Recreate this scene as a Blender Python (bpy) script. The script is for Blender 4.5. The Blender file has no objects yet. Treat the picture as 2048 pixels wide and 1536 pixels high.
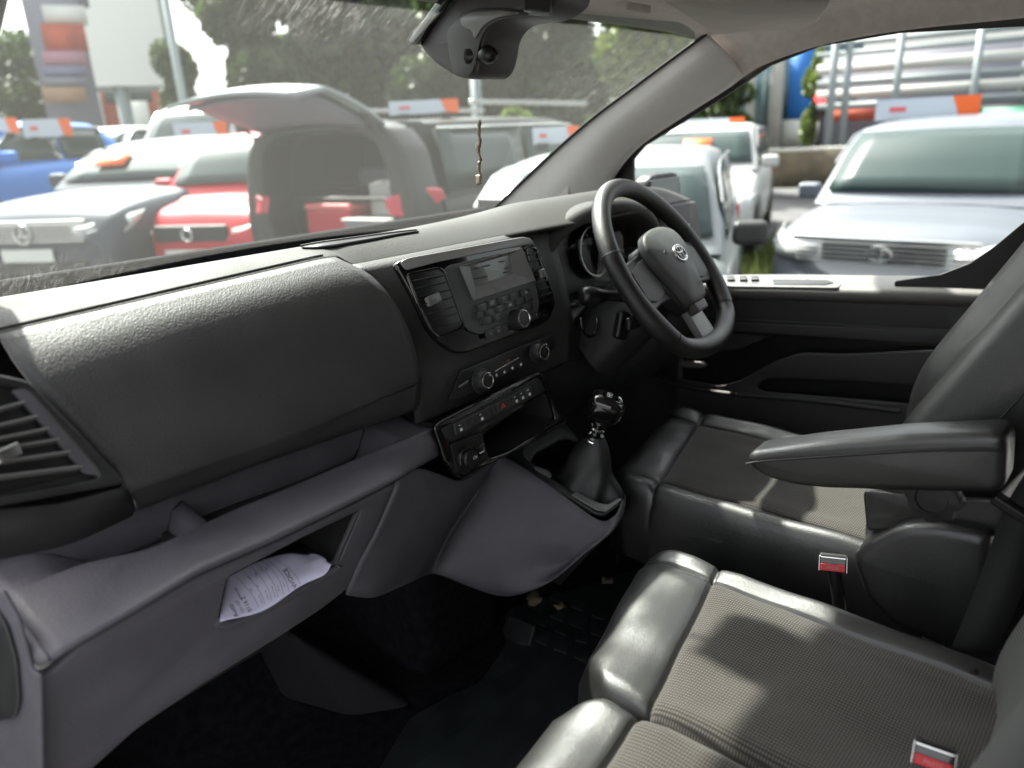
import bpy, bmesh, math, random
import numpy as np
from mathutils import Vector, Matrix
from mathutils.bvhtree import BVHTree
random.seed(7)
S = bpy.context.scene
COL = S.collection
rad = math.radians
# ---------------------------------------------------------------- camera
F, CX, CY = 1500.0, 1024.0, 768.0
C = np.array([-.80, -.69, 1.60])
TH, PT, RO = rad(48), rad(-18.5), rad(2.9)
fw = np.array([math.sin(TH)*math.cos(PT), math.cos(TH)*math.cos(PT), math.sin(PT)])
_r = np.cross(fw, [0, 0, 1]); _r /= np.linalg.norm(_r); _u = np.cross(_r, fw)
RR = _r*math.cos(RO) - _u*math.sin(RO)
UU = _u*math.cos(RO) + _r*math.sin(RO)
if (np.array([0, 0, -1])@RR)/(np.array([0, 0, -1])@fw) < 0:
    RR = _r*math.cos(RO) + _u*math.sin(RO); UU = _u*math.cos(RO) - _r*math.sin(RO)
cam = bpy.data.cameras.new('camera'); co = bpy.data.objects.new('camera', cam); COL.objects.link(co)
co.matrix_world = Matrix(((RR[0], UU[0], -fw[0], C[0]), (RR[1], UU[1], -fw[1], C[1]), (RR[2], UU[2], -fw[2], C[2]), (0, 0, 0, 1)))
cam.sensor_width = 36; cam.lens = F/2048*36; cam.clip_start = .02; cam.clip_end = 900
cam.dof.use_dof = True; cam.dof.focus_distance = 1.10; cam.dof.aperture_fstop = 3.1
S.camera = co
# ---------------------------------------------------------------- world, sun, exposure
SUN_AZ, SUN_EL = rad(15), rad(51)      # azimuth clockwise from +y
w = bpy.data.worlds.new('World'); S.world = w; w.use_nodes = True
nt = w.node_tree; bg = nt.nodes['Background']
sky = nt.nodes.new('ShaderNodeTexSky'); sky.sky_type = 'NISHITA'; sky.sun_disc = False
sky.sun_elevation = SUN_EL; sky.sun_rotation = SUN_AZ; sky.dust_density = 6; sky.air_density = 1.2; sky.ozone_density = .6
hsv = nt.nodes.new('ShaderNodeHueSaturation'); hsv.inputs['Saturation'].default_value = .2
nt.links.new(sky.outputs[0], hsv.inputs['Color']); nt.links.new(hsv.outputs[0], bg.inputs[0])
bg.inputs[1].default_value = .15
sl = bpy.data.lights.new('sun', 'SUN'); so = bpy.data.objects.new('sun', sl); COL.objects.link(so)
sl.energy = 5.0; sl.angle = rad(1.2); sl.color = (1, .95, .86)
sd = Vector((math.sin(SUN_AZ)*math.cos(SUN_EL), math.cos(SUN_AZ)*math.cos(SUN_EL), math.sin(SUN_EL)))
so.rotation_euler = sd.to_track_quat('Z', 'Y').to_euler()
S.view_settings.view_transform = 'Standard'; S.view_settings.look = 'None'
S.view_settings.gamma = 1; S.view_settings.exposure = 2.05
S.cycles.use_denoising = True; S.cycles.max_bounces = 10; S.cycles.transparent_max_bounces = 16
S.cycles.sample_clamp_indirect = 6; S.cycles.caustics_reflective = False; S.cycles.caustics_refractive = False

# ---------------------------------------------------------------- measuring helpers
def ray(px, py): return fw + RR*(px-CX)/F - UU*(py-CY)/F
def at(px, py, x=None, y=None, z=None, d=None):
    """a point seen at photo pixel (px,py), standing on a given plane"""
    r = ray(px, py)
    if x is not None: t = (x-C[0])/r[0]
    elif y is not None: t = (y-C[1])/r[1]
    elif z is not None: t = (z-C[2])/r[2]
    else: t = d
    return Vector(C + r*t)
V = Vector
class Plane:
    def __init__(s, o, a, b):
        s.o = V(o); s.u = (V(a)-s.o).normalized(); s.n = s.u.cross(V(b)-s.o).normalized(); s.v = s.n.cross(s.u)
        if s.n.dot(V(C)-s.o) < 0: s.n = -s.n
    def px(s, x, y):
        r = V(ray(x, y)); t = (s.o-V(C)).dot(s.n)/r.dot(s.n); p = V(C)+r*t-s.o
        return (p.dot(s.u), p.dot(s.v))
    def w(s, a, b, h=0): return s.o+s.u*a+s.v*b+s.n*h
    def p3(s, x, y, h=0): a, b = s.px(x, y); return s.w(a, b, h)
    def m(s): return Matrix((s.u, s.v, s.n)).transposed()

# ---------------------------------------------------------------- materials
M = {}
def mat(name, base, rough=.5, metal=0, spec=.5, coat=0, grain=None, bump=.3, noise=None, vary=0, sheen=0, emis=None):
    m = bpy.data.materials.new(name); m.use_nodes = True; t = m.node_tree; b = t.nodes['Principled BSDF']
    b.inputs['Base Color'].default_value = (*base, 1); b.inputs['Roughness'].default_value = rough
    b.inputs['Metallic'].default_value = metal; b.inputs['Specular IOR Level'].default_value = spec
    b.inputs['Coat Weight'].default_value = coat; b.inputs['Sheen Weight'].default_value = sheen
    if emis: b.inputs['Emission Color'].default_value = (*emis[0], 1); b.inputs['Emission Strength'].default_value = emis[1]
    tc = t.nodes.new('ShaderNodeTexCoord')
    if grain:
        v = t.nodes.new('ShaderNodeTexVoronoi'); v.inputs['Scale'].default_value = grain; v.feature = 'SMOOTH_F1'; v.inputs['Smoothness'].default_value = .25
        nz = t.nodes.new('ShaderNodeTexNoise'); nz.inputs['Scale'].default_value = grain*.5; nz.inputs['Detail'].default_value = 2
        mx = t.nodes.new('ShaderNodeMix'); mx.data_type = 'VECTOR'; mx.inputs['Factor'].default_value = .004
        t.links.new(tc.outputs['Object'], nz.inputs['Vector']); t.links.new(tc.outputs['Object'], mx.inputs[4]); t.links.new(nz.outputs['Color'], mx.inputs[5])
        t.links.new(mx.outputs[1], v.inputs['Vector'])
        bm = t.nodes.new('ShaderNodeBump'); bm.inputs['Strength'].default_value = bump; bm.inputs['Distance'].default_value = .0012; bm.invert = True
        t.links.new(v.outputs['Distance'], bm.inputs['Height']); t.links.new(bm.outputs['Normal'], b.inputs['Normal'])
    if vary:
        n2 = t.nodes.new('ShaderNodeTexNoise'); n2.inputs['Scale'].default_value = noise or 8; n2.inputs['Detail'].default_value = 5
        t.links.new(tc.outputs['Object'], n2.inputs['Vector'])
        r2 = t.nodes.new('ShaderNodeMix'); r2.data_type = 'RGBA'
        r2.inputs[6].default_value = (*[c*(1-vary) for c in base], 1); r2.inputs[7].default_value = (*[min(1, c*(1+vary)) for c in base], 1)
        mr = t.nodes.new('ShaderNodeMapRange'); mr.inputs[1].default_value = .35; mr.inputs[2].default_value = .65
        t.links.new(n2.outputs['Fac'], mr.inputs[0]); t.links.new(mr.outputs[0], r2.inputs[0]); t.links.new(r2.outputs[2], b.inputs['Base Color'])
        mr2 = t.nodes.new('ShaderNodeMapRange'); mr2.inputs[1].default_value = .3; mr2.inputs[2].default_value = .7
        mr2.inputs[3].default_value = max(.03, rough-.08); mr2.inputs[4].default_value = min(1, rough+.08)
        t.links.new(n2.outputs['Fac'], mr2.inputs[0]); t.links.new(mr2.outputs[0], b.inputs['Roughness'])
    M[name] = m; return m
mat('dashtop', (.040, .0385, .036), .62, grain=500, bump=.3, spec=.3, vary=.12, noise=9)
mat('dash', (.042, .041, .041), .52, grain=470, bump=.38, spec=.45, vary=.12, noise=14)
mat('lowerplastic', (.096, .091, .105), .52, grain=700, bump=.34, spec=.4, vary=.10, noise=16)
mat('darkplastic', (.024, .024, .024), .40, grain=900, bump=.2, vary=.15, noise=20)
mat('black', (.011, .011, .011), .34, spec=.5)
mat('gloss', (.006, .006, .006), .09, spec=.6, coat=.5, vary=.02, noise=30)
mat('keycap', (.035, .037, .036), .3, vary=.1, noise=60)
mat('bandgrey', (.30, .30, .29), .28, spec=.6)  # pale grey stands in for the white reflection on the glossy band
mat('satin', (.16, .16, .155), .33, spec=.6, vary=.05, noise=30)
mat('greyplastic', (.085, .09, .088), .4, vary=.05, noise=40)
mat('chrome', (.75, .75, .74), .12, metal=1)
mat('silver', (.6, .6, .6), .25, metal=1)
mat('leather', (.012, .012, .0115), .42, grain=850, bump=.25, spec=1.0, coat=.15, vary=.15, noise=9)
mat('wheelleather', (.012, .012, .012), .40, grain=700, bump=.35, spec=.6, vary=.15, noise=12)
mat('pad', (.085, .09, .085), .5, grain=800, bump=.3, vary=.08, noise=30)
mat('litcrease', (.018, .0175, .021), .8, grain=500, bump=.5, spec=.2)  # paler than the carpet: light on the ledge creases put into the colour
mat('carpet', (.009, .009, .011), .95, grain=500, bump=.5, spec=.1, vary=.4, noise=60)
mat('rubbermat', (.016, .021, .022), .5, grain=600, bump=.3, vary=.15, noise=20)
mat('headliner', (.62, .575, .54), .95, grain=700, bump=.35, spec=.1, vary=.05, noise=60)
mat('pillar', (.55, .525, .51), .62, grain=900, bump=.2, vary=.03, noise=20)
mat('visor', (.50, .465, .43), .85, grain=700, bump=.2, vary=.04, noise=20)
mat('podplastic', (.05, .046, .048), .5, grain=900, bump=.15, vary=.05, noise=20)
mat('belt', (.01, .01, .01), .7, grain=900, bump=.3)
mat('red', (.55, .03, .04), .35)
mat('printed', (.85, .85, .85), .5)
mat('ink', (.02, .02, .03), .7)
mat('paper', (.70, .68, .86), .75)
mat('screen', (.16, .18, .17), .22, spec=.5, coat=.3)
mat('hazard', (.9, .06, .05), .4)
mat('stitch', (.06, .06, .06), .7)
mat('leafdry', (.25, .20, .13), .8)
mat('doorplastic', (.030, .029, .031), .52, grain=900, bump=.2, vary=.1, noise=12)
mat('sill', (.16, .155, .145), .5, grain=900, bump=.2)
mat('gasket', (.01, .01, .01), .6)
mat('vanpaint', (.55, .56, .57), .3, coat=.6)
def paint(n, c, metal=.3): return mat(n, c, .42, metal=metal, coat=.15, spec=.3)
paint('p_darkgrey', (.05, .06, .075)); paint('p_red', (.50, .02, .035), .1); paint('p_blue', (.05, .20, .60), .2)
paint('p_gunmetal', (.035, .036, .034)); paint('p_silver', (.26, .28, .28)); paint('p_white', (.55, .55, .53), 0)
paint('p_teal', (.16, .21, .21)); paint('p_rav', (.15, .165, .19))
mat('carglass', (.03, .05, .046), .10, spec=.45)
mat('tyre', (.02, .02, .02), .8); mat('alloy', (.45, .45, .46), .3, metal=.8)
mat('headlamp', (.55, .58, .56), .12, spec=.8, coat=.8, metal=.2); mat('taillamp', (.65, .05, .08), .12, coat=.8)
mat('plate', (.70, .70, .66), .4); mat('trimblack', (.018, .018, .018), .5)
mat('boardwhite', (.60, .66, .74), .4); mat('boardorange', (.95, .16, .03), .4); mat('boardred', (.75, .15, .15), .5)
mat('asphalt', (.10, .10, .10), .9, grain=60, bump=.4, vary=.2, noise=3)
mat('verge', (.14, .12, .07), .9, vary=.4, noise=5)
mat('weed', (.12, .15, .04), .8, vary=.3, noise=3)
mat('bark', (.07, .055, .04), .9, vary=.3, noise=8)
mat('redbrick', (.45, .09, .05), .8, vary=.2, noise=2)
mat('brownwall', (.14, .115, .075), .9, vary=.3, noise=3)
mat('whitepanel', (.60, .60, .57), .5); mat('steel', (.30, .34, .35), .5, metal=.3); mat('paleconcrete', (.50, .49, .44), .8, vary=.1, noise=2)
mat('tealglass', (.05, .12, .14), .12, coat=.5, spec=.8); mat('blueclad', (.03, .20, .62), .5); mat('greenclad', (.03, .22, .13), .5)
mat('cladgrey', (.22, .22, .26), .6); mat('pinkpanel', (.40, .20, .25), .5); mat('purplepanel', (.20, .20, .30), .5); mat('orangepanel', (.35, .22, .13), .5)
mat('yellow', (.75, .5, .05), .5)
mat('redlamp', (.9, .02, .02), .4, emis=((1, .03, .04), 3))
mat('mirrorglass', (.18, .2, .21), .03, metal=1)

def leafmat(name, a, b):
    m = bpy.data.materials.new(name); m.use_nodes = True; t = m.node_tree; p = t.nodes['Principled BSDF']
    g = t.nodes.new('ShaderNodeNewGeometry'); r = t.nodes.new('ShaderNodeMix'); r.data_type = 'RGBA'
    r.inputs[6].default_value = (*a, 1); r.inputs[7].default_value = (*b, 1)
    t.links.new(g.outputs['Random Per Island'], r.inputs[0]); t.links.new(r.outputs[2], p.inputs['Base Color'])
    p.inputs['Roughness'].default_value = .55
    tr = t.nodes.new('ShaderNodeBsdfTranslucent'); ms = t.nodes.new('ShaderNodeMixShader'); ms.inputs[0].default_value = .35
    t.links.new(r.outputs[2], tr.inputs[0]); t.links.new(p.outputs[0], ms.inputs[1]); t.links.new(tr.outputs[0], ms.inputs[2])
    t.links.new(ms.outputs[0], t.nodes['Material Output'].inputs[0]); M[name] = m
leafmat('leafdark', (.035, .06, .02), (.09, .13, .04)); leafmat('leaflight', (.09, .14, .025), (.20, .26, .06))

def fabric():
    m = bpy.data.materials.new('fabric'); m.use_nodes = True; t = m.node_tree; b = t.nodes['Principled BSDF']
    tc = t.nodes.new('ShaderNodeTexCoord'); mp = t.nodes.new('ShaderNodeMapping'); mp.inputs['Rotation'].default_value = (0, 0, rad(0))
    t.links.new(tc.outputs['Object'], mp.inputs[0])
    outs = []
    for ax in ('X', 'Y'):
        wv = t.nodes.new('ShaderNodeTexWave'); wv.bands_direction = ax; wv.inputs['Scale'].default_value = 72 if ax == 'X' else 98
        wv.inputs['Distortion'].default_value = .25; wv.inputs['Detail'].default_value = 1; wv.inputs['Detail Scale'].default_value = 3
        t.links.new(mp.outputs[0], wv.inputs['Vector']); outs.append(wv)
    mu = t.nodes.new('ShaderNodeMath'); mu.operation = 'MULTIPLY'; t.links.new(outs[0].outputs['Fac'], mu.inputs[0]); t.links.new(outs[1].outputs['Fac'], mu.inputs[1])
    mx = t.nodes.new('ShaderNodeMix'); mx.data_type = 'RGBA'; mx.inputs[6].default_value = (.019, .017, .0155, 1); mx.inputs[7].default_value = (.125, .112, .098, 1)
    t.links.new(mu.outputs[0], mx.inputs[0]); t.links.new(mx.outputs[2], b.inputs['Base Color'])
    bm = t.nodes.new('ShaderNodeBump'); bm.inputs['Strength'].default_value = .6; bm.inputs['Distance'].default_value = .001
    t.links.new(mu.outputs[0], bm.inputs['Height']); t.links.new(bm.outputs[0], b.inputs['Normal'])
    b.inputs['Roughness'].default_value = .9; b.inputs['Sheen Weight'].default_value = .2; b.inputs['Specular IOR Level'].default_value = .2
    M['fabric'] = m
fabric()
def ribfabric():
    m = mat('ribfabric', (.07, .07, .07), .85); t = m.node_tree; b = t.nodes['Principled BSDF']
    tc = t.nodes.new('ShaderNodeTexCoord'); wv = t.nodes.new('ShaderNodeTexWave'); wv.bands_direction = 'Z'; wv.inputs['Scale'].default_value = 75; wv.inputs['Distortion'].default_value = .4
    t.links.new(tc.outputs['Object'], wv.inputs['Vector'])
    mx = t.nodes.new('ShaderNodeMix'); mx.data_type = 'RGBA'; mx.inputs[6].default_value = (.03, .03, .03, 1); mx.inputs[7].default_value = (.13, .13, .125, 1)
    t.links.new(wv.outputs['Fac'], mx.inputs[0]); t.links.new(mx.outputs[2], b.inputs['Base Color'])
ribfabric()
def glass(name, dirt, tint=(.88, .93, .91)):
    m = bpy.data.materials.new(name); m.use_nodes = True; t = m.node_tree; t.nodes.remove(t.nodes['Principled BSDF'])
    tr = t.nodes.new('ShaderNodeBsdfTransparent'); tr.inputs[0].default_value = (*tint, 1)
    gl = t.nodes.new('ShaderNodeBsdfGlossy'); gl.inputs['Roughness'].default_value = .02
    ge = t.nodes.new('ShaderNodeNewGeometry'); dt = t.nodes.new('ShaderNodeVectorMath'); dt.operation = 'DOT_PRODUCT'
    t.links.new(ge.outputs['Normal'], dt.inputs[0]); t.links.new(ge.outputs['Incoming'], dt.inputs[1])
    ab = t.nodes.new('ShaderNodeMath'); ab.operation = 'ABSOLUTE'; t.links.new(dt.outputs['Value'], ab.inputs[0])
    fr = t.nodes.new('ShaderNodeMapRange'); fr.inputs[1].default_value = 0; fr.inputs[2].default_value = .75; fr.inputs[3].default_value = .08; fr.inputs[4].default_value = .012; t.links.new(ab.outputs[0], fr.inputs[0])
    m1 = t.nodes.new('ShaderNodeMixShader'); t.links.new(fr.outputs[0], m1.inputs[0]); t.links.new(tr.outputs[0], m1.inputs[1]); t.links.new(gl.outputs[0], m1.inputs[2])
    out = m1
    if dirt:
        tl = t.nodes.new('ShaderNodeBsdfTranslucent'); tl.inputs[0].default_value = (.8, .82, .78, 1)
        tc = t.nodes.new('ShaderNodeTexCoord')
        # fine water streaks, stretched, showing only in worn patches
        mp = t.nodes.new('ShaderNodeMapping'); mp.inputs['Scale'].default_value = (160, 14, 14); mp.inputs['Rotation'].default_value = (0, 0, rad(35))
        n1 = t.nodes.new('ShaderNodeTexNoise'); n1.inputs['Scale'].default_value = 1.6; n1.inputs['Detail'].default_value = 6; n1.inputs['Distortion'].default_value = 1.6
        t.links.new(tc.outputs['Object'], mp.inputs[0]); t.links.new(mp.outputs[0], n1.inputs['Vector'])
        r1 = t.nodes.new('ShaderNodeMapRange'); r1.inputs[1].default_value = .5; r1.inputs[2].default_value = .72; t.links.new(n1.outputs['Fac'], r1.inputs[0])
        at_ = t.nodes.new('ShaderNodeAttribute'); at_.attribute_name = 'dirt'
        mu = t.nodes.new('ShaderNodeMath'); mu.operation = 'MULTIPLY'; t.links.new(r1.outputs[0], mu.inputs[0]); t.links.new(at_.outputs['Fac'], mu.inputs[1])
        ml = t.nodes.new('ShaderNodeMath'); ml.operation = 'MULTIPLY_ADD'; ml.inputs[1].default_value = .10; ml.inputs[2].default_value = dirt
        t.links.new(mu.outputs[0], ml.inputs[0])
        m2 = t.nodes.new('ShaderNodeMixShader'); t.links.new(ml.outputs[0], m2.inputs[0]); t.links.new(m1.outputs[0], m2.inputs[1]); t.links.new(tl.outputs[0], m2.inputs[2]); out = m2
    t.links.new(out.outputs[0], t.nodes['Material Output'].inputs[0]); M[name] = m
glass('windscreenglass', .015, (.66, .71, .69)); glass('sideglass', 0, (.68, .71, .70)); glass('lensglass', 0, (.8, .82, .82))

# ---------------------------------------------------------------- building helpers
def thing(name, label, cat, loc=(0, 0, 0), rot=0, group=None, kind=None):
    o = bpy.data.objects.new(name, None); COL.objects.link(o); o.location = loc; o.rotation_euler = (0, 0, rot)
    o.empty_display_size = .05; tagp(o, label, cat, group, kind); return o
def tagp(o, label=None, cat=None, group=None, kind=None):
    if label: o['label'] = label
    if cat: o['category'] = cat
    if group: o['group'] = group
    if kind: o['kind'] = kind
    return o
def link(name, me, m, parent=None, local=False, label=None):
    o = bpy.data.objects.new(name, me); COL.objects.link(o)
    if m and not me.materials: me.materials.append(M[m])
    if parent:
        o.parent = parent
        if not local and parent.type == 'EMPTY':
            o.matrix_parent_inverse = (Matrix.Translation(parent.location) @ parent.rotation_euler.to_matrix().to_4x4()).inverted()
    if label: o['label'] = label
    return o
def mesh(name, verts, faces, m, parent=None, smooth=True, bevel=0, seg=2, solid=0, sub=0, local=False, label=None, off=-1, sharp=None):
    me = bpy.data.meshes.new(name); me.from_pydata([tuple(v) for v in verts], [], faces); me.validate()
    bm = bmesh.new(); bm.from_mesh(me); bmesh.ops.remove_doubles(bm, verts=bm.verts, dist=1e-6)
    bmesh.ops.recalc_face_normals(bm, faces=bm.faces)
    for f_ in bm.faces: f_.smooth = smooth
    if sharp:
        for e in bm.edges:
            if len(e.link_faces) == 2 and e.calc_face_angle(0) > rad(sharp): e.smooth = False
    bm.to_mesh(me); bm.free()
    o = link(name, me, m, parent, local, label)
    mods(o, bevel, seg, solid, sub, off)
    return o
def mods(o, bevel=0, seg=2, solid=0, sub=0, off=-1):
    if sub: q = o.modifiers.new('s', 'SUBSURF'); q.levels = q.render_levels = sub
    if solid: q = o.modifiers.new('t', 'SOLIDIFY'); q.thickness = solid; q.offset = off
    if bevel: q = o.modifiers.new('b', 'BEVEL'); q.width = bevel; q.segments = seg; q.limit_method = 'ANGLE'; q.angle_limit = rad(30); q.harden_normals = True
def grid(name, rows, m, parent=None, closeu=False, **k):
    n = len(rows[0]); vs = [p for r in rows for p in r]; fs = []
    for i in range(len(rows)-1):
        for j in range(n if closeu else n-1):
            a = i*n+j; b = i*n+(j+1) % n; fs.append((a, b, b+n, a+n))
    return mesh(name, vs, fs, m, parent, **k)
def boxm(c, s, rot=None):
    vs = []
    for x in (-1, 1):
        for y in (-1, 1):
            for z in (-1, 1):
                v = V((x*s[0]/2, y*s[1]/2, z*s[2]/2))
                if rot is not None: v = rot @ v
                vs.append(v+V(c))
    return vs, [(0, 1, 3, 2), (4, 6, 7, 5), (0, 4, 5, 1), (2, 3, 7, 6), (0, 2, 6, 4), (1, 5, 7, 3)]
def box(name, c, s, m, parent=None, rot=None, bevel=.004, **k):
    v, f_ = boxm(c, s, rot); return mesh(name, v, f_, m, parent, bevel=bevel, **k)
def multi(name, boxes, m, parent=None, bevel=.002, **k):
    vs, fs = [], []
    for b in boxes:
        v, f_ = boxm(*b); n = len(vs); vs += v; fs += [tuple(i+n for i in q) for q in f_]
    return mesh(name, vs, fs, m, parent, bevel=bevel, **k)
def cr(pts, n, closed=False):
    pts = [V(p) for p in pts]; L = len(pts); out = []
    segs = L if closed else L-1
    for i in range(segs):
        p1, p2 = pts[i], pts[(i+1) % L]
        p0 = pts[(i-1) % L] if closed or i else p1*2-p2
        p3 = pts[(i+2) % L] if closed or i+2 < L else p2*2-p1
        for k in range(n):
            t = k/n
            out.append(((p1*2)+(p2-p0)*t+(p0*2-p1*5+p2*4-p3)*t*t+(p1*3-p0-p2*3+p3)*t*t*t)*.5)
    if not closed: out.append(pts[-1])
    return out
def tube(name, pts, r, m, parent=None, seg=12, closed=False, cap=True, flat=None, **k):
    """sweep; r may be a list; flat=(normal, ratio) squashes the section"""
    L = len(pts); rows = []; up = None
    for i, p in enumerate(pts):
        p = V(p); a = V(pts[(i-1) % L]) if closed or i else p; b = V(pts[(i+1) % L]) if closed or i+1 < L else p
        d = (b-a).normalized()
        if up is None: up = d.orthogonal().normalized()
        up = (up-d*up.dot(d)).normalized(); sd_ = d.cross(up)
        rr = r[i] if isinstance(r, (list, tuple)) else r
        rows.append([p+(up*math.cos(2*math.pi*j/seg)+sd_*math.sin(2*math.pi*j/seg))*rr for j in range(seg)])
    if closed: rows.append(rows[0])
    n = seg; vs = [p for q in rows for p in q]; fs = []
    for i in range(len(rows)-1):
        for j in range(n): a = i*n+j; b = i*n+(j+1) % n; fs.append((a, b, b+n, a+n))
    if cap and not closed: fs.append(tuple(range(n))[::-1]); fs.append(tuple(range((len(rows)-1)*n, len(rows)*n)))
    return mesh(name, vs, fs, m, parent, sharp=50, **k)
def lathe(name, o, ax, prof, m, parent=None, seg=32, squash=None, **k):
    """prof = [(radius, height)] along axis ax from o"""
    ax = V(ax).normalized(); a = ax.orthogonal().normalized(); b = ax.cross(a); rows = []
    for r_, h in prof:
        rows.append([V(o)+ax*h+(a*math.cos(2*math.pi*j/seg)+b*math.sin(2*math.pi*j/seg))*max(r_, 1e-5) for j in range(seg)])
    return grid(name, rows, m, parent, closeu=True, sharp=40, **k)
def roundpoly(pts, r, n=4):
    out = []; L = len(pts)
    for i in range(L):
        p = V((*pts[i], 0)); a = V((*pts[i-1], 0)); b = V((*pts[(i+1) % L], 0))
        da, db = (a-p), (b-p); ra = min(r, da.length*.45); rb = min(r, db.length*.45)
        s_, e_ = p+da.normalized()*ra, p+db.normalized()*rb
        for k in range(n+1):
            t = k/n; q = s_*(1-t)**2+p*2*t*(1-t)+e_*t*t; out.append((q.x, q.y))
    return out
def plate(name, pl, loops, th, m, parent=None, h=0, edge=.0015, rnd=.004, px=True, **k):
    """flat part standing on plane pl: outer loop plus holes, h..h+th above the plane, rounded edge"""
    cu = bpy.data.curves.new(name, 'CURVE'); cu.dimensions = '2D'; cu.fill_mode = 'BOTH'
    e = min(edge, th*.45); cu.extrude = th/2-e; cu.bevel_depth = e; cu.bevel_resolution = 2; cu.offset = -e
    for lp in loops:
        q = [pl.px(*p) for p in lp] if px else lp
        q = roundpoly(q, rnd) if rnd else q
        s_ = cu.splines.new('POLY'); s_.points.add(len(q)-1); s_.use_cyclic_u = True
        for i, p in enumerate(q): s_.points[i].co = (p[0], p[1], 0, 1)
    ob = bpy.data.objects.new('tmp', cu); COL.objects.link(ob)
    dg = bpy.context.evaluated_depsgraph_get(); me = bpy.data.meshes.new_from_object(ob.evaluated_get(dg))
    bpy.data.objects.remove(ob); bpy.data.curves.remove(cu); me.name = name
    T = Matrix.Translation(pl.o+pl.n*(h+th/2)) @ pl.m().to_4x4(); me.transform(T)
    if T.determinant() < 0: me.flip_normals()
    for p in me.polygons: p.use_smooth = True
    bm = bmesh.new(); bm.from_mesh(me); bmesh.ops.remove_doubles(bm, verts=bm.verts, dist=1e-5)
    for ed in bm.edges:
        if len(ed.link_faces) == 2 and ed.calc_face_angle(0) > rad(38): ed.smooth = False
    bm.to_mesh(me); bm.free(); me.materials.clear()
    return link(name, me, m, parent, **k)
def pbox(name, pl, x, y, w_, h_, th, m, parent=None, h=0, ang=0, bevel=.0012, **k):
    a, b = pl.px(x, y); c_, s_ = math.cos(ang), math.sin(ang)
    q = [(a+(u*c_-v*s_), b+(u*s_+v*c_)) for u, v in ((-w_/2, -h_/2), (w_/2, -h_/2), (w_/2, h_/2), (-w_/2, h_/2))]
    return plate(name, pl, [q], th, m, parent, h=h, edge=bevel, rnd=min(w_, h_)*.18, px=False, **k)
def textmesh(s, size=1):
    cu = bpy.data.curves.new('t', 'FONT'); cu.body = s; cu.size = size; cu.align_x = 'CENTER'; cu.align_y = 'CENTER'
    ob = bpy.data.objects.new('tmp', cu); COL.objects.link(ob)
    dg = bpy.context.evaluated_depsgraph_get(); me = bpy.data.meshes.new_from_object(ob.evaluated_get(dg))
    bpy.data.objects.remove(ob); bpy.data.curves.remove(cu)
    vs = [v.co.copy() for v in me.vertices]; fs = [tuple(p.vertices) for p in me.polygons]; bpy.data.meshes.remove(me); return vs, fs
def ptext(name, pl, x, y, s, size, m, parent, h, ang=0, du=None):
    vs, fs = textmesh(s, size); a, b = pl.px(x, y); c_, s_ = math.cos(ang), math.sin(ang)
    return mesh(name, [pl.w(a+v.x*c_-v.y*s_, b+v.x*s_+v.y*c_, h) for v in vs], fs, m, parent, smooth=False)
XC = .08                                            # middle of the van
def wsy(x, y, z): return (x, y+.07*(1-((x-XC)/.64)**2), z)
# ================================================================ VAN SHELL
van = thing('van_cab', 'light grey lined van cab shell around the seats, with windscreen, pillars and headliner', 'van', (XC, 0, .35))
xs = np.linspace(-.57, .715, 29)
prof = [(.80, 1.335), (.69, 1.412), (.54, 1.515), (.378, 1.618), (.24, 1.692), (.115, 1.757), (.06, 1.782)]
rows = [[wsy(x, y, z) for x in xs] for y, z in prof]
rows = [[V(p) for p in r] for r in zip(*[cr(c_, 4) for c_ in zip(*rows)])]
ws = grid('windscreen', rows, 'windscreenglass', van)
at_ = ws.data.attributes.new('dirt', 'FLOAT', 'POINT')
for i, v in enumerate(ws.data.vertices):
    p = v.co; d = (np.array(p)-C); zc = d@fw; X = CX+F*(d@RR)/zc; Y = CY-F*(d@UU)/zc
    def blob(cx, cy, sx, sy): return math.exp(-((X-cx)/sx)**2-((Y-cy)/sy)**2)
    at_.data[i].value = min(1, .8*blob(640, 10, 130, 60)+.55*blob(1250, 170, 130, 90)+.5*blob(120, 560, 260, 40)+.4*blob(840, 30, 60, 80))
# black printed border of the glass and its gasket
def edge_strip(name, x0, x1, m, dz=-.004):
    r1 = [V(wsy(x0, y, z))+V((0, 0, dz)) for y, z in prof]; r2 = [V(wsy(x1, y, z))+V((0, 0, dz)) for y, z in prof]
    return grid(name, [cr(r1, 4), cr(r2, 4)], m, van, solid=.003)
edge_strip('windscreen_edge', .690, .716, 'gasket'); edge_strip('windscreen_edge', -.572, -.552, 'gasket')
grid('windscreen_edge', [[V(wsy(x, y, z)) - V((0, 0, .004)) for x in xs] for y, z in ((.80, 1.335), (.76, 1.363))], 'gasket', van, solid=.003)
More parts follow.
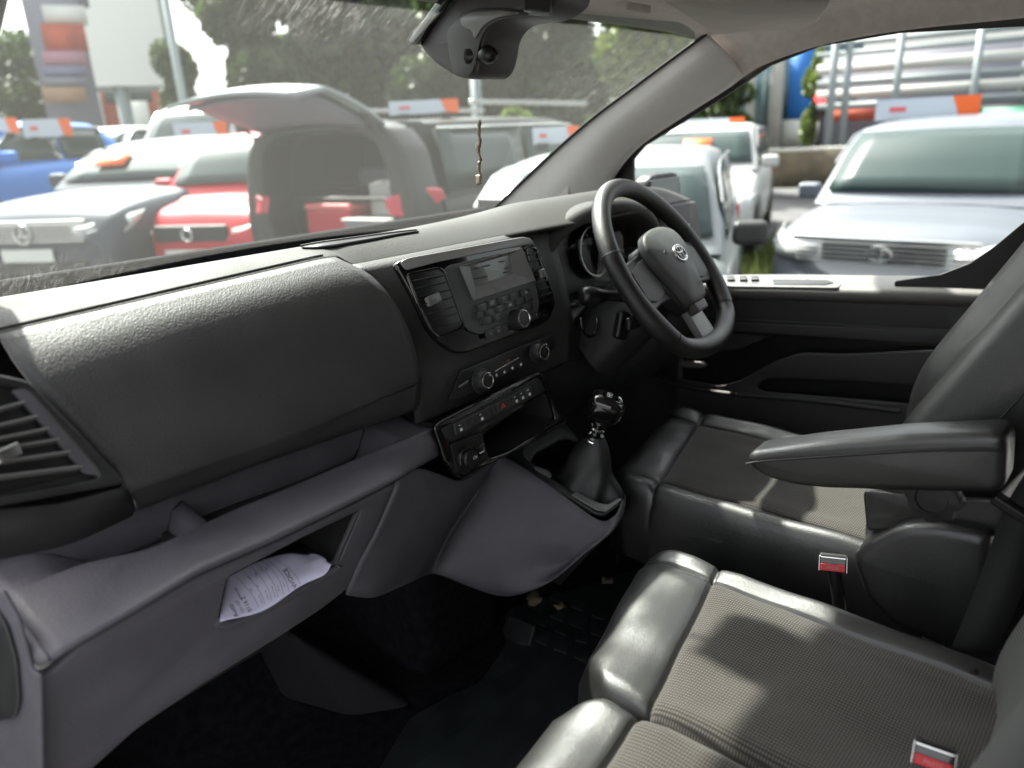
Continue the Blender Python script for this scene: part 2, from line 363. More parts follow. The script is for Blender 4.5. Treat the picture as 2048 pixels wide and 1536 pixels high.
# A pillar trim: glass edge -> bulge -> door edge
def pillar(sx, nm):
    A = [at(985, 425, x=.70), at(1080, 335, x=.70), at(1180, 243, x=.70), at(1290, 160, x=.70), at(1386, 88, x=.70), at(1412, 66, x=.70)]
    B = [at(1075, 425, x=.705), at(1150, 340, x=.705), at(1220, 262, x=.705), at(1310, 190, x=.705), at(1402, 118, x=.705), at(1440, 92, x=.705)]
    Dd = [at(1165, 425, x=.735), at(1205, 350, x=.735), at(1255, 285, x=.735), at(1340, 222, x=.735), at(1430, 155, x=.735), at(1470, 125, x=.735)]
    E_ = [at(1195, 430, x=.755), at(1222, 360, x=.755), at(1272, 295, x=.755), at(1352, 238, x=.755), at(1446, 178, x=.755), at(1485, 150, x=.76)]
    G = [p+V((.03, .02, -.005)) for p in E_]
    rr = [cr(q, 5) for q in (A, B, Dd, E_, G)]
    cols = [cr(c_, 4) for c_ in zip(*rr)]
    if sx < 0: cols = [[V((2*XC-.0-p.x+.0, p.y, p.z)) for p in c_] for c_ in cols]
    return grid(nm, cols, 'pillar', van, solid=.004, off=0)
pR = pillar(1, 'pillar_trim'); pL = pillar(-1, 'pillar_trim')
pq = Plane(at(1100, 400, x=.712), at(1140, 400, x=.712), at(1110, 370, x=.712))
plate('speaker_cover', Plane(at(1085, 400, x=.712), at(1085, 400, x=.712)+V((0, -.1, 0)), at(1085, 400, x=.712)+V((0, 0, .1))),
      [[(1088, 402), (1105, 372), (1138, 368), (1140, 400)]], .004, 'visor', van, h=0.001, rnd=.006)
# unseen open door added to shade the seats from the left; then rear pillar
dl = Matrix.Rotation(rad(-68), 3, 'Z'); hx_ = V((-.70, .36, .9))
dlo = thing('unseen_passenger_door', 'unseen open passenger door added left of the cab to shade the seats', 'door', tuple(hx_))
box('door_card', hx_+dl @ V((0, -.55, .02)), (.09, 1.08, .78), 'darkplastic', dlo, rot=dl, bevel=.03)
multi('window_frame', [(hx_+dl @ V((0, -1.07, .62)), (.05, .05, .50), dl), (hx_+dl @ V((0, -.60, .86)), (.05, .95, .05), dl), (hx_+dl @ V((0, -.12, .55)), (.05, .05, .40), dl)], 'gasket', dlo)
box('rear_pillar', (-.64, -1.0, 1.2), (.10, .14, 1.3), 'pillar', van, bevel=.02)
# headliner
def zedge(px, py): return at(px, py, x=.765)
E0 = [zedge(1446, 178), zedge(1530, 128), zedge(1640, 90), zedge(1800, 60), zedge(2048, 34)]
E0 += [V((.765, -.75, 1.735)), V((.765, -1.0, 1.70))]
rowsH = []
for i, e in enumerate(E0):
    y = e.y
    yh = y if i else .115
    r = [e, V((.752, y, e.z+.030)), V((.715, yh if i else .112, max(1.757, e.z+.055) if i else 1.757)), V((.62, yh if i else .125, 1.787 if i else 1.775)),
         V((.40, yh if i else .15, 1.812 if i else 1.783)), V((XC, yh if i else .175, 1.825 if i else 1.788)), V((-.3, yh if i else .16, 1.812 if i else 1.785)), V((-.50, yh if i else .13, 1.79 if i else 1.775)), V((-.60, y, 1.72))]
    rowsH.append(r)
rowsH.insert(1, [a.lerp(b, .35) for a, b in zip(rowsH[0], rowsH[1])])
for q in rowsH[1][2:]: q.z += .006
fine = [cr(r, 5) for r in rowsH]; fine = [list(c_) for c_ in zip(*[cr(c_, 5) for c_ in zip(*fine)])]
grid('headliner', fine, 'headliner', van, solid=.012, off=0)
grid('roof', [[V((p.x*1.02, p.y*1.02, p.z+.05)) for p in r[::4]] for r in fine], 'vanpaint', van, solid=.004)
# pillar to headliner seam lip
tube('trim_seam', cr([at(1392, 86, x=.708), at(1412, 110, x=.712), at(1428, 145, x=.735), at(1440, 172, x=.752), at(1456, 172, x=.757)], 5), .0022, 'pillar', van)
# bulkhead, rear pillars and left sill so that the cab is a closed room behind the seats
box('bulkhead', (XC, -1.03, 1.15), (1.42, .03, 1.35), 'headliner', van, bevel=.01)
mesh('rear_pillar', [(.765, -.62, 1.27), (.765, -1.02, 1.27), (.765, -1.02, 1.74), (.765, -.74, 1.745)], [(0, 1, 2, 3)], 'pillar', van, solid=.03)
box('door_sill', (-.62, -.1, .53), (.10, 1.7, .10), 'darkplastic', van, bevel=.02)
# floor carpet, engine bulkhead
fl = tagp(grid('cab_floor', [[V((x, y, .585+.004*math.sin(9*x+3*y)+(.0 if y < .42 else (y-.42)*.9))) for x in np.linspace(-.66, .80, 20)] for y in np.linspace(-1.05, .72, 40)], 'carpet', None, solid=.02), kind='structure')
box('front_bulkhead', (XC, .80, .98), (1.44, .03, .85), 'carpet', van, bevel=.01)
box('kick_panel', (.785, .50, .98), (.02, .66, .90), 'darkplastic', van, bevel=.01)
box('kick_panel', (-.64, .52, .80), (.02, .50, .60), 'carpet', van, bevel=.01)
# foot well ledge in a paler carpet tone that paints in its lit creases
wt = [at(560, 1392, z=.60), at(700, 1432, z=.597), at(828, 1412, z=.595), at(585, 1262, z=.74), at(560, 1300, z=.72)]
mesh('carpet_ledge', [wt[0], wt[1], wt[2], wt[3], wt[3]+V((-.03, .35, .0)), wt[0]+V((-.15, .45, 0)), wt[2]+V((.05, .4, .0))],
     [(0, 1, 3), (1, 2, 3), (0, 3, 4, 5), (3, 2, 6, 4)], 'litcrease', van, bevel=.018, seg=4)
box('tunnel_column', (.07, .40, .73), (.24, .30, .30), 'carpet', van, bevel=.05, seg=4)
# visor
vz = 1.772
vp = [at(1330, -20, z=vz), at(1462, 70, z=vz), at(1500, 80, z=vz), at(1525, 78, z=vz), at(1600, 48, z=vz), at(1650, 15, z=vz), at(1665, -20, z=vz)]
vpl = Plane(V((.3, -.2, vz)), V((.9, -.2, vz)), V((.3, .3, vz+.02)))
plate('sun_visor', vpl, [[(1325, -25), (1462, 70), (1528, 78), (1640, 22), (1665, -25)]], .018, 'visor', van, h=.0, edge=.006, rnd=.02)
pbox('visor_clip', vpl, 1560, 72, .016, .012, .014, 'headliner', van, h=.001)
pbox('visor_clip', vpl, 1268, 2, .07, .02, .012, 'headliner', van, h=.004)
pbox('roof_clip', Plane(V((.6, -.3, 1.785)), V((.9, -.3, 1.785)), V((.6, 0, 1.785))), 1818, 4, .03, .07, .016, 'visor', van, h=-.004, bevel=.004)

# ================================================================ REAR VIEW MIRROR POD
pod = thing('camera_pod', 'dark grey overhead camera pod hanging from the top of the windscreen', 'camera pod', (.08, .17, 1.72))
pp = Plane(V((.045, .2, 1.70)), V((.045, -.1, 1.70)), V((.045, .2, 1.8)))
plate('housing', pp, [[(834, 92), (898, -8), (940, -30), (1110, -30), (1108, 2), (1088, 22), (1060, 35), (1000, 42), (978, 58), (966, 82), (962, 118), (952, 148), (938, 160), (906, 153), (868, 128)]], .085, 'podplastic', pod, h=-.085, edge=.010, rnd=.012)
plate('side_panel', pp, [[(896, 62), (925, 30), (950, 18), (1010, 16), (1062, 25), (1060, 33), (1000, 41), (976, 57), (963, 84), (958, 118), (948, 148), (936, 157), (912, 152), (902, 110)]], .004, 'darkplastic', pod, h=.0005, rnd=.01)
plate('arm_cover', pp, [[(925, 36), (950, 24), (1010, 21), (1050, 27), (1000, 36), (972, 52), (955, 82), (950, 60), (930, 55)]], .004, 'satin', pod, h=.003, rnd=.008)
plate('lens_strip', pp, [[(826, 82), (895, -12), (914, -12), (872, 45), (842, 92)]], .012, 'gloss', pod, h=-.002, rnd=.004)
pbox('light_lens', pp, 1078, 12, .045, .022, .003, 'gloss', pod, h=.0008, ang=rad(-8))
c0 = at(952, 113, x=.02)
lathe('ball_mount', at(940, 113, x=.045), V((.25, -1, .0)), [(.011, -.004), (.011, .004), (.007, .010), (.006, .014), (.009, .018), (.0125, .026), (.0125, .033), (.008, .041), (.003, .043), (.0001, .047)], 'black', pod, seg=24)
tube('cord', [at(950, 116, x=.035), at(953, 135, x=.035), at(955, 146, x=.035), at(958, 130, x=.035), at(955, 118, x=.035)], .0006, 'black', pod, seg=5)
# hanging charm
ch = thing('hanging_charm', 'thin twisted bronze charm hanging on a thread below the camera pod', 'charm', tuple(at(958, 240, x=.03)))
cpx = [(960, 240), (957, 262), (960, 285), (956, 300), (961, 320), (957, 330), (960, 352)]
mat('bronze', (.32, .26, .20), .5, metal=.5)
tube('strand', cr([at(*q, x=.03) for q in cpx], 4), [.0012+.0022*abs(math.sin(i*1.1)) for i in range(25)], 'bronze', ch, seg=6)
tube('strand', cr([at(q[0]+(3 if i % 2 else -2), q[1], x=.031) for i, q in enumerate(cpx)], 4), .0014, 'bronze', ch, seg=6)
tube('thread', [at(953, 146, x=.034), at(957, 200, x=.032), at(960, 240, x=.03)], .00016, 'belt', ch, seg=4)
cpl = Plane(at(950, 370, x=.029), at(970, 370, x=.029), at(950, 350, x=.029))
mat('tag', (.5, .42, .34), .5)
plate('tag', cpl, [[(953, 350), (964, 349), (964, 368), (954, 371)]], .003, 'bronze', ch, rnd=.0005)
plate('tag_face', cpl, [[(955, 353), (962, 352), (962, 364), (956, 366)]], .0006, 'tag', ch, h=.0031, rnd=.0003, edge=.0002)
plate('tag_face', cpl, [[(955, 287), (962, 281), (962, 289), (956, 296)]], .0006, 'tag', ch, h=.0036, rnd=.0003, edge=.0002)

# ================================================================ DASHBOARD
dash = thing('dashboard', 'dark grained van dashboard with glovebox, radio, air vents and gear console', 'dashboard', (XC, .3, .7))
def rail(pts):
    """curve of (y,z) against x through measured points"""
    p = sorted([(q.x, q.y, q.z) for q in pts]); X = [a[0] for a in p]
    def f_(x):
        if x <= X[0]: a, b = p[0], p[1]
        elif x >= X[-1]: a, b = p[-2], p[-1]
        else: return (float(np.interp(x, X, [a[1] for a in p])), float(np.interp(x, X, [a[2] for a in p])))
        t = (x-a[0])/(b[0]-a[0]); t = max(-.6, min(1.6, t)); return (a[1]+(b[1]-a[1])*t, a[2]+(b[2]-a[2])*t)
    return f_
def const(y, z): return lambda x: (y, z)
def yz(y, z): return const(y, z)
crown = rail([at(0, 622, y=.235), at(180, 584, y=.235), at(345, 549, y=.24), at(480, 520, y=.245), at(640, 492, y=.25), at(800, 463, y=.27), at(990, 424, y=.31)])
seam = rail([at(0, 664, y=.165), at(340, 585, y=.165), at(640, 516, y=.17), at(700, 509, y=.17)])
def mkrows(rails, xs_, n=4):
    cols = [cr([V((x, *r(x))) for r in rails], n) for x in xs_]; return cols
# upper part: from the glass base over the crown to the lid seam, all the way across
topx = np.linspace(-.655, .79, 60)
def hoodz(x):                                          # instrument hood swells up around x=.40
    t = max(0, min(1, (x-.12)/.16)); u = max(0, min(1, (.68-x)/.12)); s_ = lambda q: q*q*(3-2*q); return s_(t)*s_(u)
def c_crown(x): y, z = crown(min(x, .3)); return (y, min(z, 1.462)+.004*hoodz(x))
def c_seam(x): y, z = seam(min(x, -.17)); z = z if x < -.17 else 1.437; h_ = hoodz(x); return (y-.03*h_, z+.006*h_)
def c_mid(x): a, b = c_crown(x), c_seam(x); h_ = hoodz(x); return ((a[0]+b[0])/2, max(a[1], b[1])+.0015+.012*h_)
toprails = [const(.80, 1.33), const(.62, 1.385), const(.42, 1.432), c_crown, c_mid, c_seam, lambda x: (c_seam(x)[0]-.004, c_seam(x)[1]-.006)]
tpad = grid('top_pad', mkrows(toprails, topx, 5), 'dashtop', dash, solid=.004, off=0)
# demister slot in the pad: dark sunken crescent with a raised lip
pbv = BVHTree.FromPolygons([v.co for v in tpad.data.vertices], [tuple(f_.vertices) for f_ in tpad.data.polygons])
def ontop(px, py, dz=0):
    h, n, i_, d_ = pbv.ray_cast(V(C), V(ray(px, py)).normalized())
    if h is None or h.y > .5: h = at(px, py, z=1.455)
    return h+V((0, 0, .0035+dz))
up_ = [ontop(x, y) for x, y in ((604, 500), (640, 493), (690, 486), (740, 479), (790, 472), (835, 467))]
lo_ = [ontop(x, y) for x, y in ((606, 501), (645, 501), (695, 494), (745, 485), (795, 475), (838, 468))]
grid('demister_vent', [cr(up_, 5), cr(lo_, 5)], 'black', dash, solid=.003, off=0)
tube('vent_lip', cr([p+V((0, .002, .002)) for p in up_], 5), .0016, 'dash', dash)
# upper lid of the passenger side
xl = np.linspace(-.60, -.16, 32)
def lidend(x): return x
L_top = lambda x: (seam(x)[0]-.004, seam(x)[1]-.003)
L1 = lambda x: (.125, seam(x)[1]-.028); L2 = lambda x: (.098, 1.375)
L3 = lambda x: (.084, 1.32); L4 = lambda x: (.080, 1.275)
L5 = rail([at(380, 945, y=.085), at(600, 870, y=.085), at(830, 765, y=.083)])
L6 = rail([at(255, 1024, y=.105), at(500, 930, y=.105), at(835, 815, y=.10)])
L7 = lambda x: (.15, L6(x)[1]-.004)
lid_rows = []
N = 32
def lid_pt(f_, t):   # t 0..1 between left edge (by vent) and the curved right seam
    return f_
# the left edge follows the vent, the right edge the curved stitched seam
def xedges(z):
    xl_ = -.60 if z > 1.40 else -.60+(1.40-z)*.42
    xr_ = float(np.interp(z, [1.20, 1.26, 1.34, 1.40, 1.43, 1.46], [-.135, -.137, -.142, -.155, -.178, -.215]))
    return xl_, xr_
allr = [L_top, L1, L2, L3, L4, L5, L6, L7]
for f_ in allr:
    z_ = f_(-.4)[1]; a, b = xedges(z_ if f_ is not L7 else z_)
    lid_rows.append([V((x, *f_(x))) for x in np.linspace(a, b, N)])
lid_rows = [list(c_) for c_ in zip(*[cr(c_, 4) for c_ in zip(*lid_rows)])]
grid('glovebox_lid', lid_rows, 'dash', dash, solid=.006, off=0)
tube('stitched_seam', [r[-1]+V((.0015, -.001, 0)) for r in lid_rows[1:-3]], .0016, 'gasket', dash, seg=8)
tube('stitched_seam', [V((x, seam(x)[0]+.001, seam(x)[1]+.0035)) for x in np.linspace(-.64, -.21, 30)], .0011, 'gasket', dash, seg=6)
# centre fascia behind radio and climate panel, on to the driver's side
def cf(z):
    return float(np.interp(z, [1.15, 1.20, 1.28, 1.36, 1.40, 1.425, 1.437], [.125, .105, .105, .128, .142, .152, .166]))
zz = [1.436, 1.425, 1.40, 1.36, 1.32, 1.28, 1.24, 1.205, 1.19]
rowsC = []
for z in zz:
    a = xedges(z)[1]+.003; b = .262-(1.436-z)*.06
    rowsC.append([V((x, cf(z)+(.02 if z < 1.2 else 0), z)) for x in np.linspace(a, b, 20)])
grid('centre_fascia', rowsC, 'dash', dash, solid=.005, off=0)
# ---- radio unit
rp = Plane(V((-.10, .088, 1.275)), V((.19, .088, 1.275)), V((-.12, .128, 1.44)))
TLr = [(776, 530), (800, 520), (1030, 477), (1048, 480), (1068, 510), (1092, 578), (1098, 612), (1088, 640), (1070, 652), (920, 708), (895, 708), (868, 690), (845, 665), (815, 600)]
fr = plate('radio_surround', rp, [TLr], .012, 'gloss', dash, h=.004, edge=.004, rnd=.01)
plate('surround_band', rp, [[(784, 528), (800, 520), (1030, 478), (1046, 482), (1052, 492), (1000, 500), (860, 528), (795, 545)]], .003, 'bandgrey', dash, h=.0162, edge=.0012, rnd=.006)
LV = [(797, 553), (862, 540), (872, 548), (908, 652), (900, 661), (858, 676), (846, 664), (820, 612)]
RV = [(1032, 504), (1046, 498), (1054, 506), (1084, 592), (1080, 600), (1062, 606), (1056, 596)]
for hole, nm in ((LV, 'l'), (RV, 'r')):
    v_ = plate('air_vent', rp, [hole], .004, 'black', dash, h=.0165, rnd=.004)
    ys = 7 if nm == 'l' else 7
    (ax, ay), (bx, by) = (hole[0], hole[1]) if nm == 'l' else (hole[0], hole[1])
    if nm == 'l': L_, R_, L2_, R2_ = (800, 556), (864, 545), (852, 668), (902, 652)
    else: L_, R_, L2_, R2_ = (1033, 508), (1050, 503), (1060, 602), (1082, 596)
    for i in range(ys):
        t = (i+.5)/ys; p1 = (L_[0]+(L2_[0]-L_[0])*t, L_[1]+(L2_[1]-L_[1])*t); p2 = (R_[0]+(R2_[0]-R_[0])*t, R_[1]+(R2_[1]-R_[1])*t)
        a, b = rp.p3(*p1, .022), rp.p3(*p2, .022); dn = (rp.v*-.001+rp.n*.006)
        mesh('slat', [a-dn-rp.v*.003, b-dn-rp.v*.003, b+dn, a+dn], [(0, 1, 2, 3)], 'darkplastic', v_, solid=.0016, bevel=.0005, label=None)
    mid = ((L_[0]+R2_[0])/2, (L_[1]+R2_[1])/2)
    pbox('vent_tab', rp, mid[0]-(10 if nm == 'l' else -2), mid[1], .026 if nm == 'l' else .012, .014, .008, 'satin', v_, h=.024, ang=rad(8), bevel=.002)
    fl_ = plate('vent_frame', rp, [[(x_+(3 if x_ > 870 or nm == 'r' and x_ > 1060 else -3), y_+(-2 if i < 2 else 3)) for i, (x_, y_) in enumerate(hole)], hole], .006, 'gloss', v_, h=.0165, edge=.001, rnd=.005)
ru = plate('radio', rp, [[(868, 544), (880, 535), (1020, 502), (1030, 506), (1060, 608), (1056, 632), (1040, 640), (940, 672), (920, 664), (905, 645)]], .006, 'greyplastic', dash, h=.0165, edge=.002, rnd=.006)
DO = [(892, 538), (1018, 502), (1030, 512), (1046, 562), (1030, 572), (924, 606), (916, 598)]
DI = [(916, 536), (994, 515), (1003, 553), (929, 579)]
ctr = rp.p3(960, 548, .024)
# display bezel sloping in to the screen
o4 = [(893, 539), (1019, 502), (1046, 566), (922, 606)]; i4 = [(917, 536), (995, 514), (1004, 552), (929, 579)]
vo = [rp.p3(*q, .0265) for q in o4]; vi = [rp.p3(*q, .0225) for q in i4]
mesh('display_bezel', vo+vi, [(0, 1, 5, 4), (1, 2, 6, 5), (2, 3, 7, 6), (3, 0, 4, 7)], 'satin', ru, smooth=False, solid=.002, bevel=.0006)
sc_ = plate('display_screen', rp, [i4], .002, 'screen', ru, h=.0215, rnd=.001, edge=.0004)
mat('lcdtext', (.03, .035, .035), .5)
for (x_, y_, s_, z_) in ((984, 524, '12:00', .006), (940, 545, '----', .008), (985, 545, 'FM', .007)):
    pass
for x_, y_, w__ in ((930, 542, .012), (950, 537, .02), (982, 528, .014), (992, 541, .010), (990, 549, .012), (940, 560, .03)):
    pbox('display_segment', rp, x_, y_, w__, .0022, .0004, 'lcdtext', sc_, h=.0237, ang=rad(-1), bevel=.0001)
btn = [(938, 620, 22, ''), (960, 611, 20, 'LIST'), (984, 604, 22, ''), (1006, 597, 20, ''), (1029, 589, 20, 'TEL'),
       (934, 634, 16, ''), (955, 630, 20, ''), (976, 622, 20, ''), (997, 614, 20, 'OK'), (1017, 606, 18, ''), (1035, 601, 14, ''),
       (950, 645, 22, ''), (970, 639, 20, ''), (1032, 618, 22, ''),
       (958, 671, 15, '1'), (973, 665, 15, '2'), (988, 660, 15, '3'), (1029, 641, 10, '4'), (1039, 637, 10, '5'), (1049, 633, 10, '6')]
btop = .0228
for x_, y_, w__, t_ in btn:
    low = y_ > 655 or (x_ > 1025 and y_ > 630)
    pbox('button', rp, x_, y_, w__*.00122, .0118 if not low else .013, .0035, 'keycap', ru, h=.0225, ang=rad(1), bevel=.0008)
    if t_: ptext('button_print', rp, x_, y_, t_, .0052, 'printed', ru, .0264)
kn = rp.p3(1010, 643, .018)
lathe('knob', kn, rp.n, [(.0165, 0), (.0165, .008), (.0155, .012), (.0150, .022), (.013, .0235)], 'darkplastic', ru, seg=36)
lathe('knob_ring', kn, rp.n, [(.0135, .022), (.0140, .0245), (.0125, .0255), (.0118, .0245)], 'silver', ru, seg=36)
lathe('knob_cap', kn, rp.n, [(.0118, .022), (.0116, .0245), (.0001, .0248)], 'black', ru, seg=36)

# ---- climate panel
cp = Plane(V((-.10, .092, 1.195)), V((.20, .092, 1.195)), V((-.10, .108, 1.29)))
cl = plate('climate_panel', cp, [[(912, 742), (1094, 668), (1102, 690), (1096, 700), (906, 800), (888, 800)]], .004, 'black', dash, h=.008, rnd=.006, edge=.0012)
pbox('indicator_line', cp, 1003, 729, .060, .0022, .001, 'silver', cl, h=.012, ang=rad(7), bevel=.0003)
for x_, y_ in ((981, 750), (997, 744), (1013, 736), (1030, 729)):
    pbox('function_key', cp, x_, y_, .012, .010, .001, 'darkplastic', cl, h=.012, ang=rad(7))
    pbox('key_symbol', cp, x_, y_, .004, .004, .0004, 'printed', cl, h=.0131, ang=rad(35), bevel=.0001)
pbox('warning_light', cp, 1006, 721, .006, .0018, .0005, 'hazard', cl, h=.0122, bevel=.0001)
pbox('slider_key', cp, 915, 768, .022, .003, .002, 'satin', cl, h=.012, ang=rad(10))
for x_, y_ in ((955, 759), (1068, 703)):
    k0 = cp.p3(x_-4, y_+2, .010)
    kb = lathe('climate_knob', k0, cp.n, [(.0205, 0), (.0205, .003), (.019, .004), (.0165, .005), (.016, .014), (.0148, .0165)], 'darkplastic', cl, seg=40)
    lathe('knob_ring', k0, cp.n, [(.0122, .016), (.013, .0177), (.0115, .0187), (.0102, .0177)], 'silver', cl, seg=40)
    lathe('knob_cap', k0, cp.n, [(.0150, .0155), (.0105, .0165), (.0001, .0160)], 'black', cl, seg=40)
    pbox('knob_pointer', cp, x_+1, y_-11, .003, .006, .001, 'printed', cl, h=.0262, bevel=.0003)
# ---- switch panel with cubby
sp = Plane(V((-.10, .070, 1.10)), V((.17, .070, 1.10)), V((-.10, .082, 1.21)))
OUT = [(853, 852), (872, 838), (1062, 742), (1078, 750), (1096, 800), (1122, 842), (1090, 862), (1004, 908), (912, 956), (896, 950), (878, 925)]
HOL = [(952, 866), (1074, 786), (1086, 792), (1098, 836), (1088, 848), (1004, 900), (964, 914)]
sw = plate('switch_panel', sp, [OUT, HOL], .010, 'gloss', dash, h=.006, edge=.003, rnd=.008)
plate('panel_face', sp, [[(866, 856), (1058, 754), (1066, 760), (1074, 780), (958, 846), (886, 880), (876, 874)]], .0018, 'darkplastic', sw, h=.0162, rnd=.004, edge=.0006)
plate('switch_recess', sp, [[(884, 846), (1046, 764), (1054, 784), (894, 868)]], .001, 'black', sw, h=.0181, rnd=.002, edge=.0003)
sww = [(.0, .115), (.115, .165), (.165, .275), (.275, .37), (.37, .47), (.47, .52), (.52, .665), (.665, .72), (.72, .80), (.80, .88), (.88, .97)]
for i, (a, b) in enumerate(sww):
    A_, B_ = (890, 856), (1048, 776); m_ = (a+b)/2; x_, y_ = A_[0]+(B_[0]-A_[0])*m_, A_[1]+(B_[1]-A_[1])*m_
    s_ = pbox('switch', sp, x_, y_, (b-a)*.206-.0016, .0175, .005, 'keycap', sw, h=.019, ang=rad(3.2), bevel=.001)
    if i == 6:
        a0, b0 = sp.px(x_, y_)
        tri = [sp.w(a0-.005, b0-.003, .0243), sp.w(a0+.005, b0-.003, .0243), sp.w(a0, b0+.005, .0243), sp.w(a0-.003, b0-.0018, .0243), sp.w(a0+.003, b0-.0018, .0243), sp.w(a0, b0+.003, .0243)]
        mesh('hazard_triangle', tri, [(0, 1, 4, 3), (1, 2, 5, 4), (2, 0, 3, 5)], 'hazard', sw, smooth=False)
    elif i in (0, 3, 8, 9, 10):
        pbox('switch_symbol', sp, x_+1, y_+4, .005, .0045, .0004, 'printed', sw, h=.0241, ang=rad(3), bevel=.0001, label=None)
        pbox('switch_symbol', sp, x_-3, y_-4, .0035, .0012, .0004, 'printed', sw, h=.0241, ang=rad(3), bevel=.0001)
# cubby box behind the hole
hc = [sp.p3(*q, .012) for q in HOL]; back = [p+V((.0, .16, -.01)) for p in hc]
n_ = len(hc); mesh('cubby', hc+back, [(i, (i+1) % n_, n_+(i+1) % n_, n_+i) for i in range(n_)]+[tuple(range(n_, 2*n_))], 'darkplastic', sw, smooth=False)
plate('socket_plate', sp, [[(884, 886), (946, 862), (962, 914), (914, 946), (896, 942)]], .002, 'black', sw, h=.0165, rnd=.004)
k0 = sp.p3(914, 912, .017)
lathe('power_socket', k0, sp.n, [(.018, 0), (.018, .006), (.0165, .008), (.0135, .008), (.0135, .013), (.012, .015), (.0001, .015)], 'black', sw, seg=36)
ptext('socket_print', sp, 919, 909, '12V', .0065, 'printed', sw, .0338)
pbox('usb_port', sp, 942, 896, .019, .018, .003, 'gloss', sw, h=.0185, ang=rad(2))
pbox('usb_slot', sp, 943, 897, .011, .008, .0006, 'printed', sw, h=.0216, ang=rad(2), bevel=.0002)
pbox('usb_slot', sp, 942, 895, .010, .007, .0012, 'black', sw, h=.0216, ang=rad(2), bevel=.0002)
# ---- instrument cluster and its cowl
cy0 = .20
hood = [[V((x, *p)) for x in np.linspace(.18, .62, 23)] for p in ((0, 0),)]
def arch(rx, rz, y, n=25, zc=1.355, xc=.425):
    return [V((xc+rx*math.cos(a), y+.012*math.cos(a)**2, zc+rz*math.sin(a)**.8)) for a in np.linspace(math.pi*.999, .003, n)]
rowsA = [arch(.190, .100, .275), arch(.205, .112, .16), arch(.202, .109, .135), arch(.188, .094, .130), arch(.172, .078, .16), arch(.16, .064, .22)]
rowsA = [list(c_) for c_ in zip(*[cr(c_, 3) for c_ in zip(*rowsA)])]
grid('instrument_cowl', rowsA, 'dashtop', dash, solid=.003, off=0)
icp = Plane(V((.24, .215, 1.27)), V((.60, .215, 1.27)), V((.24, .245, 1.42)))
ic = box('instrument_cluster', (.425, .255, 1.345), (.35, .02, .17), 'black', dash, rot=Matrix.Rotation(rad(-10), 3, 'X'), bevel=.02)
for cx_ in (.32, .50):
    lathe('dial', (cx_, .236, 1.355), (0, -1, .17), [(.056, 0), (.056, .006), (.052, .006), (.050, .002), (.0001, .002)], 'gloss', ic, seg=40)
    lathe('dial_ring', (cx_, .234, 1.355), (0, -1, .17), [(.052, .006), (.053, .009), (.0505, .009), (.0495, .006)], 'silver', ic, seg=40)
    for k in range(9):
        a = rad(-30+k*30); box('dial_mark', (cx_+.043*math.cos(a), .232-.0, 1.355+.043*math.sin(a)), (.008, .001, .0016), 'printed', ic, rot=Matrix.Rotation(-a, 3, 'Y'), bevel=0)
grid('cluster_lens', [[V((x, .185-.02*math.sin((x-.255)/.34*math.pi)-.01*(1-t), 1.285+.115*t)) for x in np.linspace(.255, .595, 14)] for t in np.linspace(0, 1, 6)], 'lensglass', ic)
multi('trip_keys', [((.275+i*.022, .158, 1.283+i*.001), (.018, .014, .006), None) for i in range(4)], 'satin', dash)
# lower driver fascia, side vent, knee panel
grid('driver_fascia', [[V((x, y+.0*x, z)) for x in np.linspace(.20, .79, 16)] for y, z in ((.20, 1.29), (.145, 1.275), (.125, 1.24), (.135, 1.15), (.17, 1.06), (.26, 1.0))], 'darkplastic', dash, solid=.005)
for x0, x1 in ((.20, .245), (.62, .79)):
    grid('driver_fascia', [[V((x, y, z)) for x in np.linspace(x0, x1, 5)] for y, z in ((.20, 1.445), (.150, 1.43), (.135, 1.36), (.135, 1.24))], 'dash', dash, solid=.004)
sv = lathe('side_vent', at(1262, 478, x=.69), V((-.35, -1, .25)), [(.040, -.03), (.046, 0), (.043, .008), (.037, .008), (.035, -.01), (.0001, -.012)], 'satin', dash, seg=30)
for i in range(5):
    c_ = at(1262, 478, x=.69)+V((0, 0, -.026+i*.013)); box('slat', c_, (.062-abs(i-2)*.008, .012, .0025), 'darkplastic', sv, bevel=.0006)
# ---- passenger side air vent at the left end
vp_ = Plane(V((-.66, .045, 1.30)), V((-.555, .075, 1.30)), V((-.64, .075, 1.42)))
vb = plate('air_vent', vp_, [[(-90, 735), (0, 752), (46, 764), (232, 955), (238, 968), (0, 1010), (-110, 1030)]], .02, 'darkplastic', dash, h=-.018, edge=.004, rnd=.006)
plate('vent_opening', vp_, [[(-90, 772), (0, 778), (40, 790), (172, 945), (0, 985), (-100, 1000)]], .002, 'black', vb, h=.0022, rnd=.005)
plate('vent_blade_cover', vp_, [[(14, 782), (44, 776), (214, 944), (186, 952), (160, 948)]], .006, 'lowerplastic', vb, h=.003, rnd=.003)
for i in range(6):
    t = i/5.5; xr = 38+122*t; y_ = 812+136*t; a = vp_.p3(-95, y_+38-8*t, .006); b = vp_.p3(xr, y_, .006)
    dn = vp_.n*.008+vp_.v*.003
    mesh('slat', [a-dn, b-dn, b+dn, a+dn], [(0, 1, 2, 3)], 'satin', vb, solid=.002, bevel=.0007)
plate('vent_frame', vp_, [[(-110, 738), (0, 753), (48, 764), (234, 955), (238, 968), (0, 1010), (-120, 1030)], [(-100, 768), (0, 772), (42, 782), (186, 948), (182, 958), (0, 990), (-110, 1005)]], .008, 'darkplastic', vb, h=.002, edge=.003, rnd=.006)
pbox('vent_tab', vp_, -4, 908, .022, .012, .006, 'silver', vb, h=.012, ang=rad(3), bevel=.002)
def crv(pts, n=5): return cr(pts, n)
